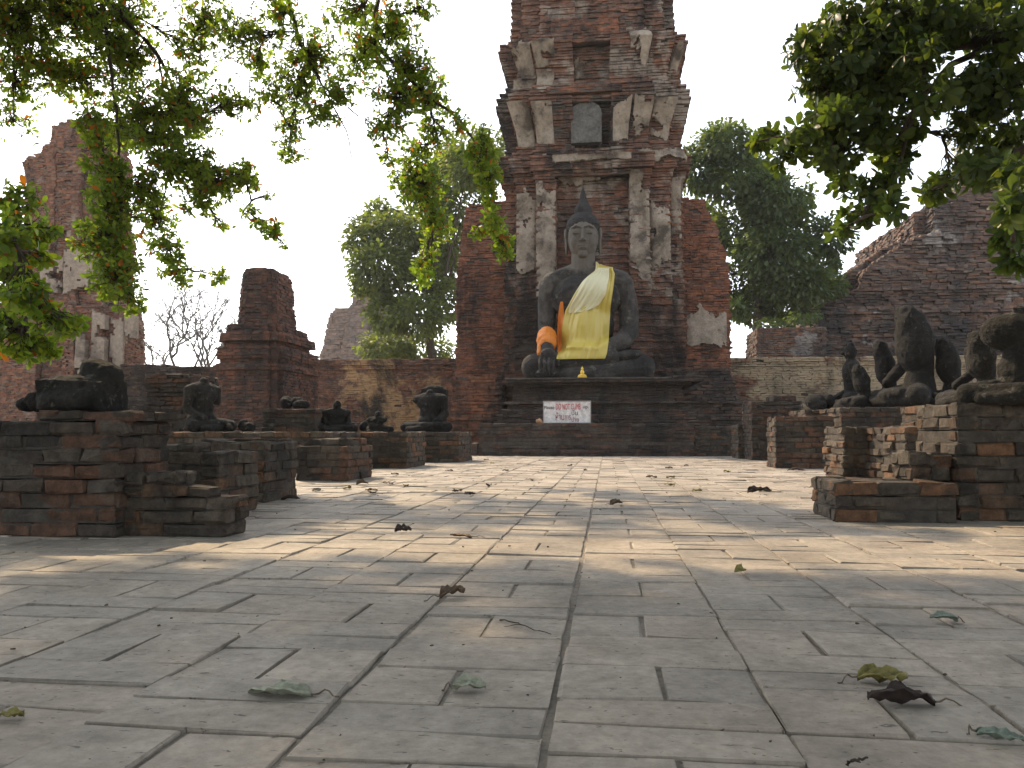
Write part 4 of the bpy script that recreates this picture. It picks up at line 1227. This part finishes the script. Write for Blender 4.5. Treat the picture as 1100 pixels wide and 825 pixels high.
LEAFP = [(0, 0), (.30, .10), (.62, .215), (.85, .19), (1.0, 0.02)]
def leaf_batch(P, D, U, size, wid=1.0):
    """obovate folded leaves: P base, D direction, U approximate normal (n,3 arrays)"""
    n = len(P)
    D = D / np.linalg.norm(D, axis=1, keepdims=True)
    S = np.cross(D, U); S /= np.linalg.norm(S, axis=1, keepdims=True) + 1e-9
    U = np.cross(S, D)
    sz = size[:, None]
    V = []
    for t, w in LEAFP:
        bend = -.22 * t * t
        c = P + D * sz * t + U * sz * bend
        if t == 0: V += [c]
        elif t == 1.0: V += [c]
        else:
            V += [c - S * sz * w * wid + U * sz * (.06), c, c + S * sz * w * wid + U * sz * (.06)]
    V = np.stack(V, 1)   # n,11,3
    T = np.array([(0, 2, 1), (0, 3, 2), (7, 8, 10), (8, 9, 10)])
    Q = np.array([(1, 2, 5, 4), (2, 3, 6, 5), (4, 5, 8, 7), (5, 6, 9, 8)])
    off = (np.arange(n) * 11)[:, None, None]
    return V.reshape(-1, 3), (T[None] + off).reshape(-1, 3), (Q[None] + off).reshape(-1, 4)

def rosettes(tips, dirs, lsz, nl=(5, 8), wid=1.0):
    P = []; D = []; U = []; S = []
    for tip, d, s in zip(tips, dirs, lsz):
        k = random.randint(*nl)
        d = Vector(d).normalized(); a = d.orthogonal().normalized(); b_ = d.cross(a)
        ph = random.uniform(0, 6.28)
        for i in range(k):
            th = ph + 6.283 * i / k + random.uniform(-.4, .4); el = random.uniform(.05, .9)
            v = (a * math.cos(th) + b_ * math.sin(th)) * math.cos(el) + d * math.sin(el)
            v.z -= random.uniform(.0, .55)
            if v.length < .05: continue
            P.append(Vector(tip) - d * random.uniform(0, .03)); D.append(v); U.append(d + Vector((random.gauss(0, .35), random.gauss(0, .35), .5 + random.gauss(0, .3)))); S.append(s * random.uniform(.65, 1.2))
    return leaf_batch(np.array(P, float).reshape(-1, 3), np.array(D, float).reshape(-1, 3), np.array(U, float).reshape(-1, 3), np.array(S, float), wid)

def nearest_on(paths, p):
    best = None; bd = 1e9
    for pts in paths:
        for q in pts:
            d = (q - p).length_squared
            if d < bd: bd = d; best = q
    return best

def canopy_tree(name, label, trunk, limbs, clusters, extra, leafmat, lsz, seed, density):
    """trunk: base/top points; limbs: list of point lists; clusters: (px,py,rx,ry,depth,count); extra: world ellipsoids (c, r, n, leafsize)"""
    random.seed(seed)
    tubes = [(trunk, list(np.linspace(.30, .17, len(trunk))))]
    lp = []
    for pts, r0, r1 in limbs:
        dense = []
        for a, b_ in zip(pts, pts[1:]):
            dense += curve_pts(a, b_, 8, 0, .05)[:-1]
        dense.append(Vector(pts[-1])); lp.append(dense)
        tubes.append((dense, list(np.linspace(r0, r1, len(dense)))))
    tips = []; dirs = []; sizes = []; sub = []
    for (cx, cy, rx, ry, D, cnt) in clusters:
        c = at(cx, cy, D); s = D / F
        hub = nearest_on(lp + sub, c)
        rad = max(rx, ry) * s
        # a twig carrying the cluster
        stem = curve_pts(hub, c, 7, -.03, .12)
        sub.append(stem); tubes.append((stem, list(np.linspace(.014, .006, len(stem)))))
        for k in range(int(cnt * density)):
            while True:
                u, v, w = random.uniform(-1, 1), random.uniform(-1, 1), random.uniform(-1, 1)
                if u * u + v * v + w * w < 1: break
            t = at(cx + rx * u, cy + ry * v, D) + (CM @ Vector((0, 0, -1))) * (w * rad * 1.3)
            q = stem[random.randint(2, len(stem) - 1)]
            if (q - t).length > .05:
                tw = curve_pts(q, t, 4, .0, .15)
                tubes.append((tw, list(np.linspace(.0055, .0025, 5))))
                d = (tw[-1] - tw[-2])
            else: d = Vector((0, 0, -1))
            tips.append(t); dirs.append(d.normalized() + Vector((0, 0, -.25))); sizes.append(lsz * random.uniform(.75, 1.2))
            # a few leaves along the twig
            if (q - t).length > .25 and random.random() < .6:
                tips.append(tw[2]); dirs.append(d.normalized() + Vector((random.gauss(0, .5), random.gauss(0, .5), -.2))); sizes.append(lsz * .8)
    V1, T1, Q1 = rosettes(tips, dirs, sizes)
    tips = []; dirs = []; sizes = []
    for (c, r, n, ls) in extra:
        for k in range(n):
            while True:
                u, v, w = random.uniform(-1, 1), random.uniform(-1, 1), random.uniform(-1, 1)
                q = u * u + v * v + w * w
                if .15 < q < 1: break
            t = Vector((c[0] + r[0] * u, c[1] + r[1] * v, c[2] + r[2] * w))
            if t.y > .5:
                pxp = CM.inverted() @ (t - Vector((0, 0, H)))
                if pxp.z < 0:
                    X, Yp = 550 + F * pxp.x / -pxp.z, 412.5 - F * pxp.y / -pxp.z
                    if -15 < X < 1115 and Yp > -25: continue     # extra leaves inside the frame are dropped, so they stay unseen
            tips.append(t); dirs.append(Vector((u, v, w + .2))); sizes.append(ls * random.uniform(.8, 1.25))
    crown_parts = [(V1, T1, Q1)]
    if tips: crown_parts.append(rosettes(tips, dirs, sizes, (5, 7)))
    VV = []; TT = []; QQ = []; n = 0
    for V, T, Q in crown_parts: VV.append(V); TT.append(T + n); QQ.append(Q + n); n += len(V)
    tv, tf = tube_mesh(tubes)
    tr = link('trunk', mesh_np('trunk', tv, [tf], True), [M['bark']])
    cr = link('crown', mesh_np('crown', np.concatenate(VV), [np.concatenate(TT), np.concatenate(QQ)], True), [M[leafmat]])
    e = empty(name, Vector(trunk[0])); 
    for o in (tr, cr): o.data.transform(Matrix.Translation(-Vector(trunk[0]))); o.parent = e
    tag(e, label, 'tree')

# left canopy: clusters seen in the photo, each at its own distance
CL = []
def cl(D, *rows):
    for (x, y, rx, ry, n) in rows: CL.append((x, y, rx * 1.3, ry * 1.3, D + random.uniform(-.5, .5), n))
cl(9.5, (18, 22, 42, 45, 60), (75, 18, 50, 28, 55), (140, 15, 28, 26, 24), (15, 85, 24, 26, 16), (14, 130, 10, 26, 6), (55, 70, 25, 20, 16), (90, 84, 42, 17, 30), (140, 70, 26, 30, 22),
   (120, 45, 30, 16, 16), (160, 122, 40, 22, 30), (125, 145, 25, 16, 12), (200, 105, 20, 26, 22), (205, 130, 26, 14, 14), (172, 150, 30, 14, 16))
cl(10, (215, 55, 20, 26, 16), (220, 15, 26, 20, 16), (255, 38, 22, 24, 16), (255, 108, 24, 14, 12), (300, 15, 22, 18, 12), (275, 70, 18, 14, 8), (330, 60, 32, 24, 26), (318, 100, 24, 20, 18),
   (345, 122, 20, 10, 9), (380, 18, 26, 20, 14), (388, 62, 18, 28, 15), (312, 160, 16, 12, 8), (310, 135, 12, 12, 5), (365, 100, 18, 14, 8), (290, 100, 12, 12, 4))
cl(9, (200, 178, 28, 20, 22), (235, 195, 30, 14, 20), (262, 185, 14, 10, 7), (170, 175, 20, 14, 10), (165, 232, 18, 24, 15), (180, 265, 14, 18, 10), (215, 218, 18, 9, 7), (265, 195, 10, 8, 3), (270, 230, 10, 7, 3), (287, 245, 12, 8, 4), (190, 293, 16, 12, 7), (235, 296, 8, 6, 2), (290, 210, 5, 5, 1), (305, 262, 5, 4, 1), (240, 240, 8, 7, 2), (160, 205, 14, 20, 10))
cl(8, (118, 190, 16, 24, 16), (125, 225, 20, 30, 26), (112, 258, 24, 24, 26), (125, 295, 24, 24, 20), (140, 325, 12, 10, 4), (105, 145, 12, 14, 6), (98, 128, 18, 8, 5))
cl(5.5, (22, 215, 16, 14, 6), (38, 245, 18, 14, 8), (12, 250, 14, 22, 9), (10, 295, 14, 22, 9), (30, 320, 16, 18, 8), (62, 346, 20, 12, 8), (22, 365, 22, 16, 12), (50, 378, 8, 8, 3), (5, 340, 12, 22, 8), (45, 275, 8, 10, 2))
cl(9.5, (425, 18, 24, 14, 12), (455, 8, 14, 8, 4), (440, 72, 26, 20, 20), (425, 108, 22, 20, 16), (460, 108, 18, 26, 18), (412, 140, 18, 12, 8), (470, 148, 16, 16, 10), (445, 165, 16, 14, 9), (432, 195, 16, 14, 9), (455, 205, 22, 22, 18), (468, 240, 16, 18, 10), (450, 190, 18, 20, 12), (455, 292, 10, 14, 6), (462, 265, 8, 14, 4), (400, 45, 14, 20, 8), (435, 40, 16, 14, 7), (415, 170, 6, 6, 2))
cl(8.5, (515, 165, 14, 16, 8), (524, 190, 12, 14, 8), (528, 212, 8, 12, 5), (530, 238, 8, 10, 5), (540, 258, 10, 12, 6), (512, 250, 6, 6, 2), (543, 275, 6, 6, 2), (520, 145, 8, 8, 2), (490, 130, 10, 8, 3))
tbl = Vector((-9.5, 10.5, 0))
fork = Vector((-9.3, 10.2, 4.6)); crot = Vector((-8.2, 10.0, 7.2))
limbsL = [([fork, crot, (-6.6, 10.1, 7.4), at(60, -50, 9.6), at(110, -5, 9.6), at(170, 60, 9.6), at(205, 130, 9.5)], .10, .008),
          ([crot, (-5.5, 10.8, 8.4), (-3.5, 10.6, 7.6), at(300, -40, 10), at(322, 45, 10), at(345, 90, 10), at(385, 125, 10)], .06, .008),
          ([(-3.5, 10.6, 7.6), at(400, -50, 9.8), at(405, 50, 9.7), at(445, 90, 9.5), at(495, 130, 9.2), at(525, 175, 8.8), at(533, 255, 8.5)], .04, .004),
          ([at(110, -5, 9.6), at(120, 80, 9), at(128, 160, 8.6), at(118, 250, 8.2), at(128, 300, 8)], .022, .005),
          ([at(170, 60, 9.6), at(185, 170, 9.2), at(170, 240, 9), at(190, 290, 9)], .014, .004),
          ([fork, at(-90, 100, 6.5), at(-15, 215, 5.8), at(20, 290, 5.6), at(30, 360, 5.5)], .03, .005),
          ([at(345, 90, 10), at(372, 140, 10), at(384, 190, 10), at(385, 222, 10)], .012, .003),
          ([at(60, -50, 9.6), at(15, 40, 9.5), at(14, 140, 9.5)], .02, .005)]
EXL = [((-5.2, 6.3, 8.0), (5.4, 3.2, 1.7), 6500, .17), ((-1.0, 5.6, 8.4), (3.6, 3.2, 1.6), 3000, .17), ((-4, -4.5, 6.6), (8, 4.5, 3.2), 3600, .34), ((-9.5, 6.5, 6.8), (3.6, 3.4, 2.0), 1500, .17), ((-4.5, 4.0, 7.6), (5, 2.4, 1.6), 2200, .17)]  # large-leaved mass behind the camera is added, unseen, to dim the sky light
canopy_tree('shade_tree', 'broad shade tree whose backlit yellow-green boughs hang into the upper left', [tbl, tbl + Vector((.2, -.1, 1.6)), tbl + Vector((.5, -.2, 3)), fork], limbsL, CL, EXL, 'leafL', .074, 3, 5.0)

CR = []
def cr_(D, *rows):
    for (x, y, rx, ry, n) in rows: CR.append((x, y, rx, ry, D + random.uniform(-.4, .4), n))
cr_(6.6, (900, 30, 40, 30, 40), (875, 55, 30, 22, 26), (950, 30, 60, 40, 75), (925, 80, 60, 34, 75), (960, 105, 40, 30, 40), (1010, 25, 50, 34, 55), (1060, 15, 40, 30, 40), (1085, 50, 28, 40, 40),
    (880, 95, 28, 16, 18), (905, 130, 40, 18, 34), (865, 150, 36, 10, 22), (825, 150, 18, 8, 8), (845, 168, 16, 10, 8), (900, 165, 28, 18, 20), (945, 145, 24, 18, 18), (960, 165, 18, 22, 16), (975, 140, 16, 14, 8), (905, 195, 7, 18, 5))
cr_(6.2, (960, 190, 12, 22, 9), (938, 205, 18, 16, 12), (925, 230, 14, 14, 9), (905, 248, 8, 8, 3), (955, 225, 12, 12, 6), (1000, 95, 14, 26, 9), (990, 60, 22, 20, 14), (1050, 95, 30, 30, 28), (1080, 110, 24, 40, 34), (1045, 150, 22, 18, 14), (1085, 160, 22, 30, 28), (1060, 185, 32, 14, 22), (1020, 195, 26, 10, 14), (1000, 205, 14, 8, 6), (1040, 125, 10, 12, 4), (1000, 118, 9, 7, 3), (985, 135, 7, 10, 3))
cr_(5.0, (1090, 185, 14, 16, 10), (1088, 220, 14, 16, 10), (1084, 255, 14, 18, 10), (1082, 278, 10, 8, 4), (1098, 280, 8, 14, 4))
tbr = Vector((6.3, 4.8, 0)); fr_ = Vector((5.9, 5.0, 3.0))
limbsR = [([fr_, at(1160, 60, 6.2), at(1080, 40, 6.4), at(1000, 50, 6.6), at(930, 90, 6.6), at(870, 140, 6.6), at(815, 152, 6.6)], .10, .008),
          ([at(1080, 40, 6.4), at(1020, 70, 6.5), at(985, 110, 6.4), at(965, 180, 6.2), at(925, 235, 6.2)], .03, .005),
          ([fr_, at(1150, 130, 5.6), at(1085, 170, 6), at(1040, 185, 6.1), at(1000, 205, 6.1)], .06, .006),
          ([at(1150, 130, 5.6), at(1105, 200, 5.1), at(1086, 270, 5)], .03, .005),
          ([at(1080, 40, 6.4), at(960, 10, 6.6), at(890, 40, 6.6)], .03, .006)]
EXR = [((3.5, 6.2, 6.3), (3.2, 2.6, 1.7), 1100, .13), ((5.6, 4.2, 4.6), (1.8, 2.6, 2.0), 500, .13), ((2.4, 3.0, 5.2), (2.6, 2.2, 1.2), 500, .13), ((6.5, -3.5, 6.2), (6, 5, 3.2), 3200, .34), ((6.2, 5.6, 4.8), (2.2, 2.4, 2.2), 900, .12)]  # unseen large-leaved mass behind the camera, added to darken surfaces facing it
canopy_tree('shade_tree', 'dark dense green tree whose leafy boughs fill the upper right corner', [tbr, tbr + Vector((-.1, .05, 1.2)), fr_], limbsR, CR, EXR, 'leafR', .10, 5, 1.9)

# background trees
def back_tree(name, label, D, clumps, trunk_px, leafmat, lsz, per, seed, base_py=400):
    random.seed(seed)
    P = []; Dd = []; U = []; S = []; tubes = []
    b0 = at(trunk_px, 440, D); b0.z = 0
    topc = at(trunk_px + random.uniform(-6, 6), min(c[1] for c in clumps) + 40, D)
    stem = curve_pts(b0, topc, 8, 0, .05); s = D / F
    tubes.append((stem, list(np.linspace(.28, .07, 9))))
    for (cx, cy, rx, ry) in clumps:
        dz = random.uniform(-1, 1) * 55 * s
        c = at(cx, cy, D) + (CM @ Vector((0, 0, -1))) * dz
        q = stem[random.randint(3, 7)]
        br = curve_pts(q, c, 6, -.05, .15); tubes.append((br, list(np.linspace(.07, .02, 7))))
        n = int(per * 7 * rx * ry / 400)
        rz_ = (rx + ry) / 2
        for k in range(n):
            while True:
                u, v, w = random.uniform(-1, 1), random.uniform(-1, 1), random.uniform(-1, 1); qq = u * u + v * v + w * w
                if .2 < qq < 1: break
            gk = 1.3 * random.uniform(.75, 1.1); u *= gk; v *= gk; w *= gk
            t = at(cx + rx * u, cy + ry * v, D) + (CM @ Vector((0, 0, -1))) * (dz + w * rz_ * s)
            if nz(t.x, t.y, t.z, .9) + .4 * nz(t.x, t.y, t.z, 2.5) < -.34: continue
            P.append(t); Dd.append((u + random.gauss(0, .5), random.gauss(0, .7), -v + random.gauss(0, .5) - .3)); U.append((random.gauss(0, .5), random.gauss(0, .5), 1)); S.append(lsz * random.uniform(.7, 1.3))
    V, T, Q = leaf_batch(np.array(P, float), np.array(Dd, float), np.array(U, float), np.array(S), 1.3)
    tv, tf = tube_mesh(tubes)
    tr = link('trunk', mesh_np('trunk', tv, [tf], True), [M['bark']]); cr = link('crown', mesh_np('crown', V, [T, Q], True), [M[leafmat]])
    e = empty(name, b0)
    for o in (tr, cr): o.data.transform(Matrix.Translation(-b0)); o.parent = e
    tag(e, label, 'tree'); return e
back_tree('leafy_tree', 'mid green leafy tree behind the left wing of the tower', 36,
          [(500, 160, 24, 22), (525, 150, 18, 18), (480, 180, 22, 18), (510, 190, 26, 20), (465, 200, 22, 18), (500, 225, 26, 20), (440, 230, 26, 18), (405, 228, 16, 14), (470, 245, 26, 18), (425, 255, 28, 18), (395, 262, 20, 14), (455, 275, 30, 18), (415, 290, 28, 18), (480, 285, 20, 18), (400, 305, 18, 14), (440, 315, 32, 18), (425, 340, 22, 16), (455, 345, 28, 16), (415, 372, 26, 14), (450, 374, 32, 14), (480, 325, 14, 18), (390, 245, 14, 10)], 470, 'treeA', .22, 210, 21)
back_tree('leafy_tree', 'dark green round tree behind the right wing of the tower', 33,
          [(765, 170, 24, 16), (745, 190, 18, 22), (800, 180, 26, 16), (780, 205, 30, 20), (825, 200, 22, 16), (815, 225, 30, 20), (850, 225, 18, 14), (790, 250, 30, 20), (840, 250, 30, 18), (872, 262, 20, 16), (765, 235, 20, 20), (815, 280, 34, 20), (860, 288, 30, 18), (890, 280, 14, 14), (795, 305, 26, 18), (840, 310, 34, 18), (878, 308, 20, 12), (810, 328, 24, 14), (848, 332, 28, 10), (770, 155, 10, 14), (760, 275, 18, 24), (785, 335, 12, 8)], 815, 'treeB', .20, 260, 22)
back_tree('leafy_shrub', 'small green shrub growing on top of the square brick stump', 29, [(838, 345, 12, 5), (855, 342, 14, 6), (848, 347, 14, 4)], 848, 'treeB', .13, 240, 23)

def bare_tree(label, px, D, hgt, seed, lean):
    random.seed(seed); tubes = []; twigs = []
    b0 = at(px, 440, D); b0.z = 0
    def grow(p, d, l, r, k):
        q = p + d * l
        pts = curve_pts(p, q, 4, 0, .12); tubes.append((pts, list(np.linspace(r, r * .6, 5))))
        if k == 0: twigs.append((q, d)); return
        for i in range(random.choice((2, 3, 3))):
            nd = (d + Vector((random.gauss(0, .55), random.gauss(0, .55), random.gauss(.08, .35)))).normalized()
            grow(pts[random.choice((3, 4, 4))], nd, l * random.uniform(.66, .9), r * .66, k - 1)
    grow(b0, Vector((lean, 0, 1)).normalized(), hgt * .27, .17, 6)
    tv, tf = tube_mesh(tubes, 4)
    tr = link('trunk', mesh_np('trunk', tv, [tf], True), [M['bare']])
    P = []; Dd = []; S = []
    for q, d in twigs:
        for i in range(2):
            if random.random() < .5: P.append(q - d * random.uniform(0, .3)); Dd.append((random.gauss(0, 1), random.gauss(0, 1), random.gauss(-.3, .6))); S.append(random.uniform(.05, .11))
    V, T, Q = leaf_batch(np.array(P, float), np.array(Dd, float), np.tile([0, 0, 1.], (len(P), 1)) + .1, np.array(S))
    cr = link('crown', mesh_np('crown', V, [T, Q], True), [M['pale_leaf']])
    e = empty('bare_tree', b0)
    for o in (tr, cr): o.data.transform(Matrix.Translation(-b0)); o.parent = e
    tag(e, label, 'tree')
bare_tree('tall thin nearly leafless tree between the left tower and the stupa', 196, 44, 9.6, 4, .02)
bare_tree('slender leafless tree leaning left beside the left tower', 172, 47, 9.4, 9, -.06)
bare_tree('small leafless tree just left of the stupa', 226, 50, 9.6, 14, .06)

# far treeline behind everything, reads as one mass
def treeline():
    random.seed(77); P = []; Dd = []; S = []
    for k in range(60000):
        x = random.uniform(-110, 110); y = random.uniform(105, 130)
        h = 4.2 + 2.0 * nz(x, 0, 0, .08) + 1.2 * nz(x, 0, 0, .3)
        z = random.uniform(0, h)
        P.append((x, y, z)); Dd.append((random.gauss(0, 1), random.gauss(0, 1), random.gauss(0, 1))); S.append(random.uniform(.5, 1.1))
    V, T, Q = leaf_batch(np.array(P), np.array(Dd), np.tile([0, 0, 1.], (len(P), 1)) + .1, np.array(S), 1.4)
    o = link('far_treeline', mesh_np('far_treeline', V, [T, Q], True), [M['pale_leaf']]); tag(o, 'far low belt of trees seen beyond the ruins', 'treeline', kind='stuff')
treeline()

# ------------------------------------------------------------------ fallen leaves and twigs
def fallen_leaf(label, px, py, L, W, head, curl, col, stalk=.4, lift=.012, roll=0.0, rough=.6, seed=0, group='fallen leaves on the paving', wave=1.0, sub=True):
    rs = random.Random(seed); b = gp(px, py, .004)
    nu, nv = 13, 9
    V = []
    for i in range(nu):
        t = i / (nu - 1)
        w = W * (math.sin(math.pi * min(1, t ** .75)) ** .75) * (1 + .12 * rs.uniform(-1, 1)) + .001
        for j in range(nv):
            u = j / (nv - 1) * 2 - 1
            ang = curl * u
            if abs(curl) > .05: x = w * math.sin(ang) / curl; z = w * (1 - math.cos(ang)) / curl
            else: x = w * u; z = 0
            z += .5 * lift * math.sin(math.pi * t) + wave * .010 * nz(t * 3 + seed, u * 2, seed) + wave * .006 * nz(t * 8, u * 5, seed + 4) + .35 * lift * (t > .8) * (t - .8) * 5
            V.append(Vector(((t - .5) * L, x, z)))
    Fq = np.array([(i * nv + j, (i + 1) * nv + j, (i + 1) * nv + j + 1, i * nv + j + 1) for i in range(nu - 1) for j in range(nv - 1)])
    R = Matrix.Rotation(head, 3, 'Z') @ Matrix.Rotation(roll, 3, 'X')
    V = [R @ v for v in V]; mz = min(v.z for v in V)
    V = [(v.x, v.y, v.z - mz + .001) for v in V]
    m = bpy.data.materials.get('dry_leaf_%s' % col) or mat_rock('dry_leaf_%s' % col, LEAFC[col], 30, 200, .3, .002, rough=rough)
    o = link('blade', mesh_np('blade', V, [Fq], True), [m])
    so = o.modifiers.new('t', 'SOLIDIFY'); so.thickness = .0012
    if not stalk:
        o.name = 'fallen_leaf'; o.location = b; tag(o, label, 'leaf', group); return o
    e = empty('fallen_leaf', b); o.parent = e
    i0 = V[4]; d = R @ Vector((-1, rs.uniform(-.3, .3), 0)); d.z = 0
    p0 = Vector(i0); pts = [p0 + d * (stalk * L * k / 5) + Vector((0, .01 * math.sin(k), max(-p0.z * min(1, k / 3) , -p0.z) + .002 + (.008 if 1 < k < 4 else 0))) for k in range(6)]
    tv, tf = tube_mesh([(pts, [.0024, .002, .0018, .0016, .0017, .002])], 6)
    st = link('stalk', mesh_np('stalk', tv, [tf], True), [bpy.data.materials.get('stalk_brown') or mat_plain('stalk_brown', (.11, .08, .05), .7)], e)
    tag(e, label, 'leaf', group); return e
LEAFC = {'pale': [(.3, (.20, .21, .15)), (.5, (.30, .31, .23)), (.72, (.36, .34, .25))],
         'olive': [(.3, (.10, .085, .03)), (.5, (.22, .19, .06)), (.7, (.30, .27, .10))],
         'dark': [(.3, (.025, .018, .015)), (.6, (.05, .035, .03)), (.75, (.08, .055, .045))],
         'green': [(.3, (.13, .16, .13)), (.6, (.20, .24, .19)), (.75, (.24, .27, .2))],
         'brown': [(.3, (.07, .045, .03)), (.6, (.13, .085, .05)), (.75, (.2, .13, .08))]}
fallen_leaf('large pale green dry leaf with a long stalk, lying at lower left', 300, 748, .125, .034, math.pi, .7, 'pale', .42, .012, .1, seed=1)
fallen_leaf('small curled pale leaf with a brown tip, lying near the bottom centre', 503, 741, .068, .024, .1, .9, 'pale', .22, .014, .15, seed=2)
fallen_leaf('yellow-brown curled leaf just behind the dark shrivelled one', 948, 733, .10, .030, .12, 1.0, 'olive', .42, .009, .15, seed=3, wave=1.6)
fallen_leaf('dark brown shrivelled leaf, darkest and largest at lower right', 968, 757, .115, .036, math.pi - .1, 1.1, 'dark', .5, .010, .15, seed=4, wave=1.6)
fallen_leaf('grey-green flat leaf alone on the right of the paving', 1014, 668, .07, .030, math.pi, .5, 'green', .2, .012, 0, seed=5)
fallen_leaf('pale pointed leaf in the lower right corner', 1076, 795, .07, .018, -.5, .8, 'green', .25, .006, 0, seed=6)
fallen_leaf('brown withered leaf caught in a paving joint left of the middle', 486, 641, .10, .026, .9, 1.3, 'brown', .5, .02, .2, seed=7, wave=1.6)
fallen_leaf('small crumpled dark leaf in the sun left of the centre line', 433, 572, .085, .035, .3, 1.2, 'dark', 0, .008, .2, seed=8, wave=2)
fallen_leaf('flat dry brown leaf with a long twig-like stalk on the sunny paving', 495, 577, .12, .022, 2.8, .7, 'brown', .8, .008, 0, seed=9)
fallen_leaf('large dark crumpled leaf on the right, before the small pedestals', 816, 530, .20, .05, .1, 1.2, 'dark', .5, .02, .2, seed=10, wave=3)
fallen_leaf('tiny olive upright leaf right of the centre line', 795, 615, .05, .02, .6, 1.5, 'olive', 0, .02, .6, seed=11)
fallen_leaf('brown curled leaf in the sun in front of the platform steps', 662, 542, .10, .04, .5, 1.2, 'brown', .4, .02, .2, seed=12)
fallen_leaf('thin pale leaf tip at the left edge of the paving', 12, 772, .04, .014, .3, .6, 'olive', 0, .006, 0, seed=13)
fallen_leaf('dark leaf lying at the foot of the low right step', 878, 524, .15, .03, .2, 1.0, 'brown', .4, .02, .1, seed=14)
fallen_leaf('dark brown leaf fallen by the square pedestal with sunlit edge', 855, 506, .22, .05, -.1, 1.0, 'dark', 0, .03, .1, seed=15)
fallen_leaf('leaf fallen beside the lone cracked pedestal on the left', 389, 521, .12, .05, .4, 1.4, 'brown', 0, .04, .2, seed=16)
fallen_leaf('brown leaf fallen before the squat square pedestal on the left', 312, 537, .14, .04, .2, .9, 'dark', .4, .02, .1, seed=17)
random.seed(91)
for i in range(26):
    x, y = random.uniform(330, 800), random.uniform(494, 532)
    fallen_leaf('small dry leaf scattered over the sunlit paving in front of the platform', x, y, random.uniform(.07, .13), random.uniform(.02, .04), random.uniform(0, 6.28), random.uniform(.3, .9), random.choice(('brown', 'dark', 'brown', 'olive')), 0, .008, random.uniform(0, .25), seed=40 + i, group='small dry leaves on the sunlit paving', wave=1.5)
def twig(label, pa, pb, r, seed):
    random.seed(seed); a, b = gp(*pa, .006), gp(*pb, .006)
    pts = curve_pts(a, b, 10, 0, .25)
    for i, p in enumerate(pts): p.z = .006 + abs(.004 * math.sin(i * 1.3))
    br = [(pts[5] , pts[5] + (pts[6] - pts[5]).cross(Vector((0, 0, 1))) * 1.6)]
    tv, tf = tube_mesh([(pts, list(np.linspace(r, r * .5, 11))), (curve_pts(*br[0], 3), [r * .6, r * .5, r * .4, r * .3])], 6)
    o = link('twig', mesh_np('twig', tv, [tf], True), [M['bark']]); local(o); tag(o, label, 'twig')
twig('thin bent twig lying across two slabs left of the centre line', (537, 666), (592, 682), .0022, 3)
twig('small hooked twig near the bottom right edge', (910, 822), (932, 815), .003, 5)
# grit and crumbs, too many to count
def litter():
    random.seed(8); B = Boxes()
    for k in range(380):
        x, y = random.uniform(-3.2, 3.2), 1.0 + 9 * random.random() ** 1.6
        s = random.choice((.001, .0012, .0016, .0024, .0014)) * (1 + y * .08)
        B.add((x, y, .003 + s * .4), (s * random.uniform(.8, 2.2), s, s * .6), random.uniform(0, 3))
    o = link('leaf_litter', B.build('leaf_litter', .001, .0006), [mat_rock('crumbs', [(.3, (.03, .025, .02)), (.7, (.12, .09, .06))], 40)] * 2); tag(o, 'crumbs of dry leaf and grit on the paving', 'litter', kind='stuff')
litter()

# ------------------------------------------------------------------ thin morning haze
def haze():
    B = [(x, y, z) for x in (-130, 130) for y in (-14, 150) for z in (-1.03, 22)]
    Q = np.array([(0, 1, 3, 2), (4, 6, 7, 5), (0, 4, 5, 1), (2, 3, 7, 6), (0, 2, 6, 4), (1, 5, 7, 3)])
    m = bpy.data.materials.new('haze_air'); m.use_nodes = True; nt = m.node_tree
    nt.nodes.remove(nt.nodes['Principled BSDF'])
    v = N(nt, 'ShaderNodeVolumePrincipled'); v.inputs['Color'].default_value = (.92, .95, 1, 1)
    v.inputs['Density'].default_value = .0005; v.inputs['Anisotropy'].default_value = .25
    nt.links.new(v.outputs[0], nt.nodes['Material Output'].inputs['Volume'])
    o = link('haze', mesh_np('haze', B, [Q]), [m]); tag(o, 'thin pale haze over the ruins', 'haze', kind='stuff')
haze()
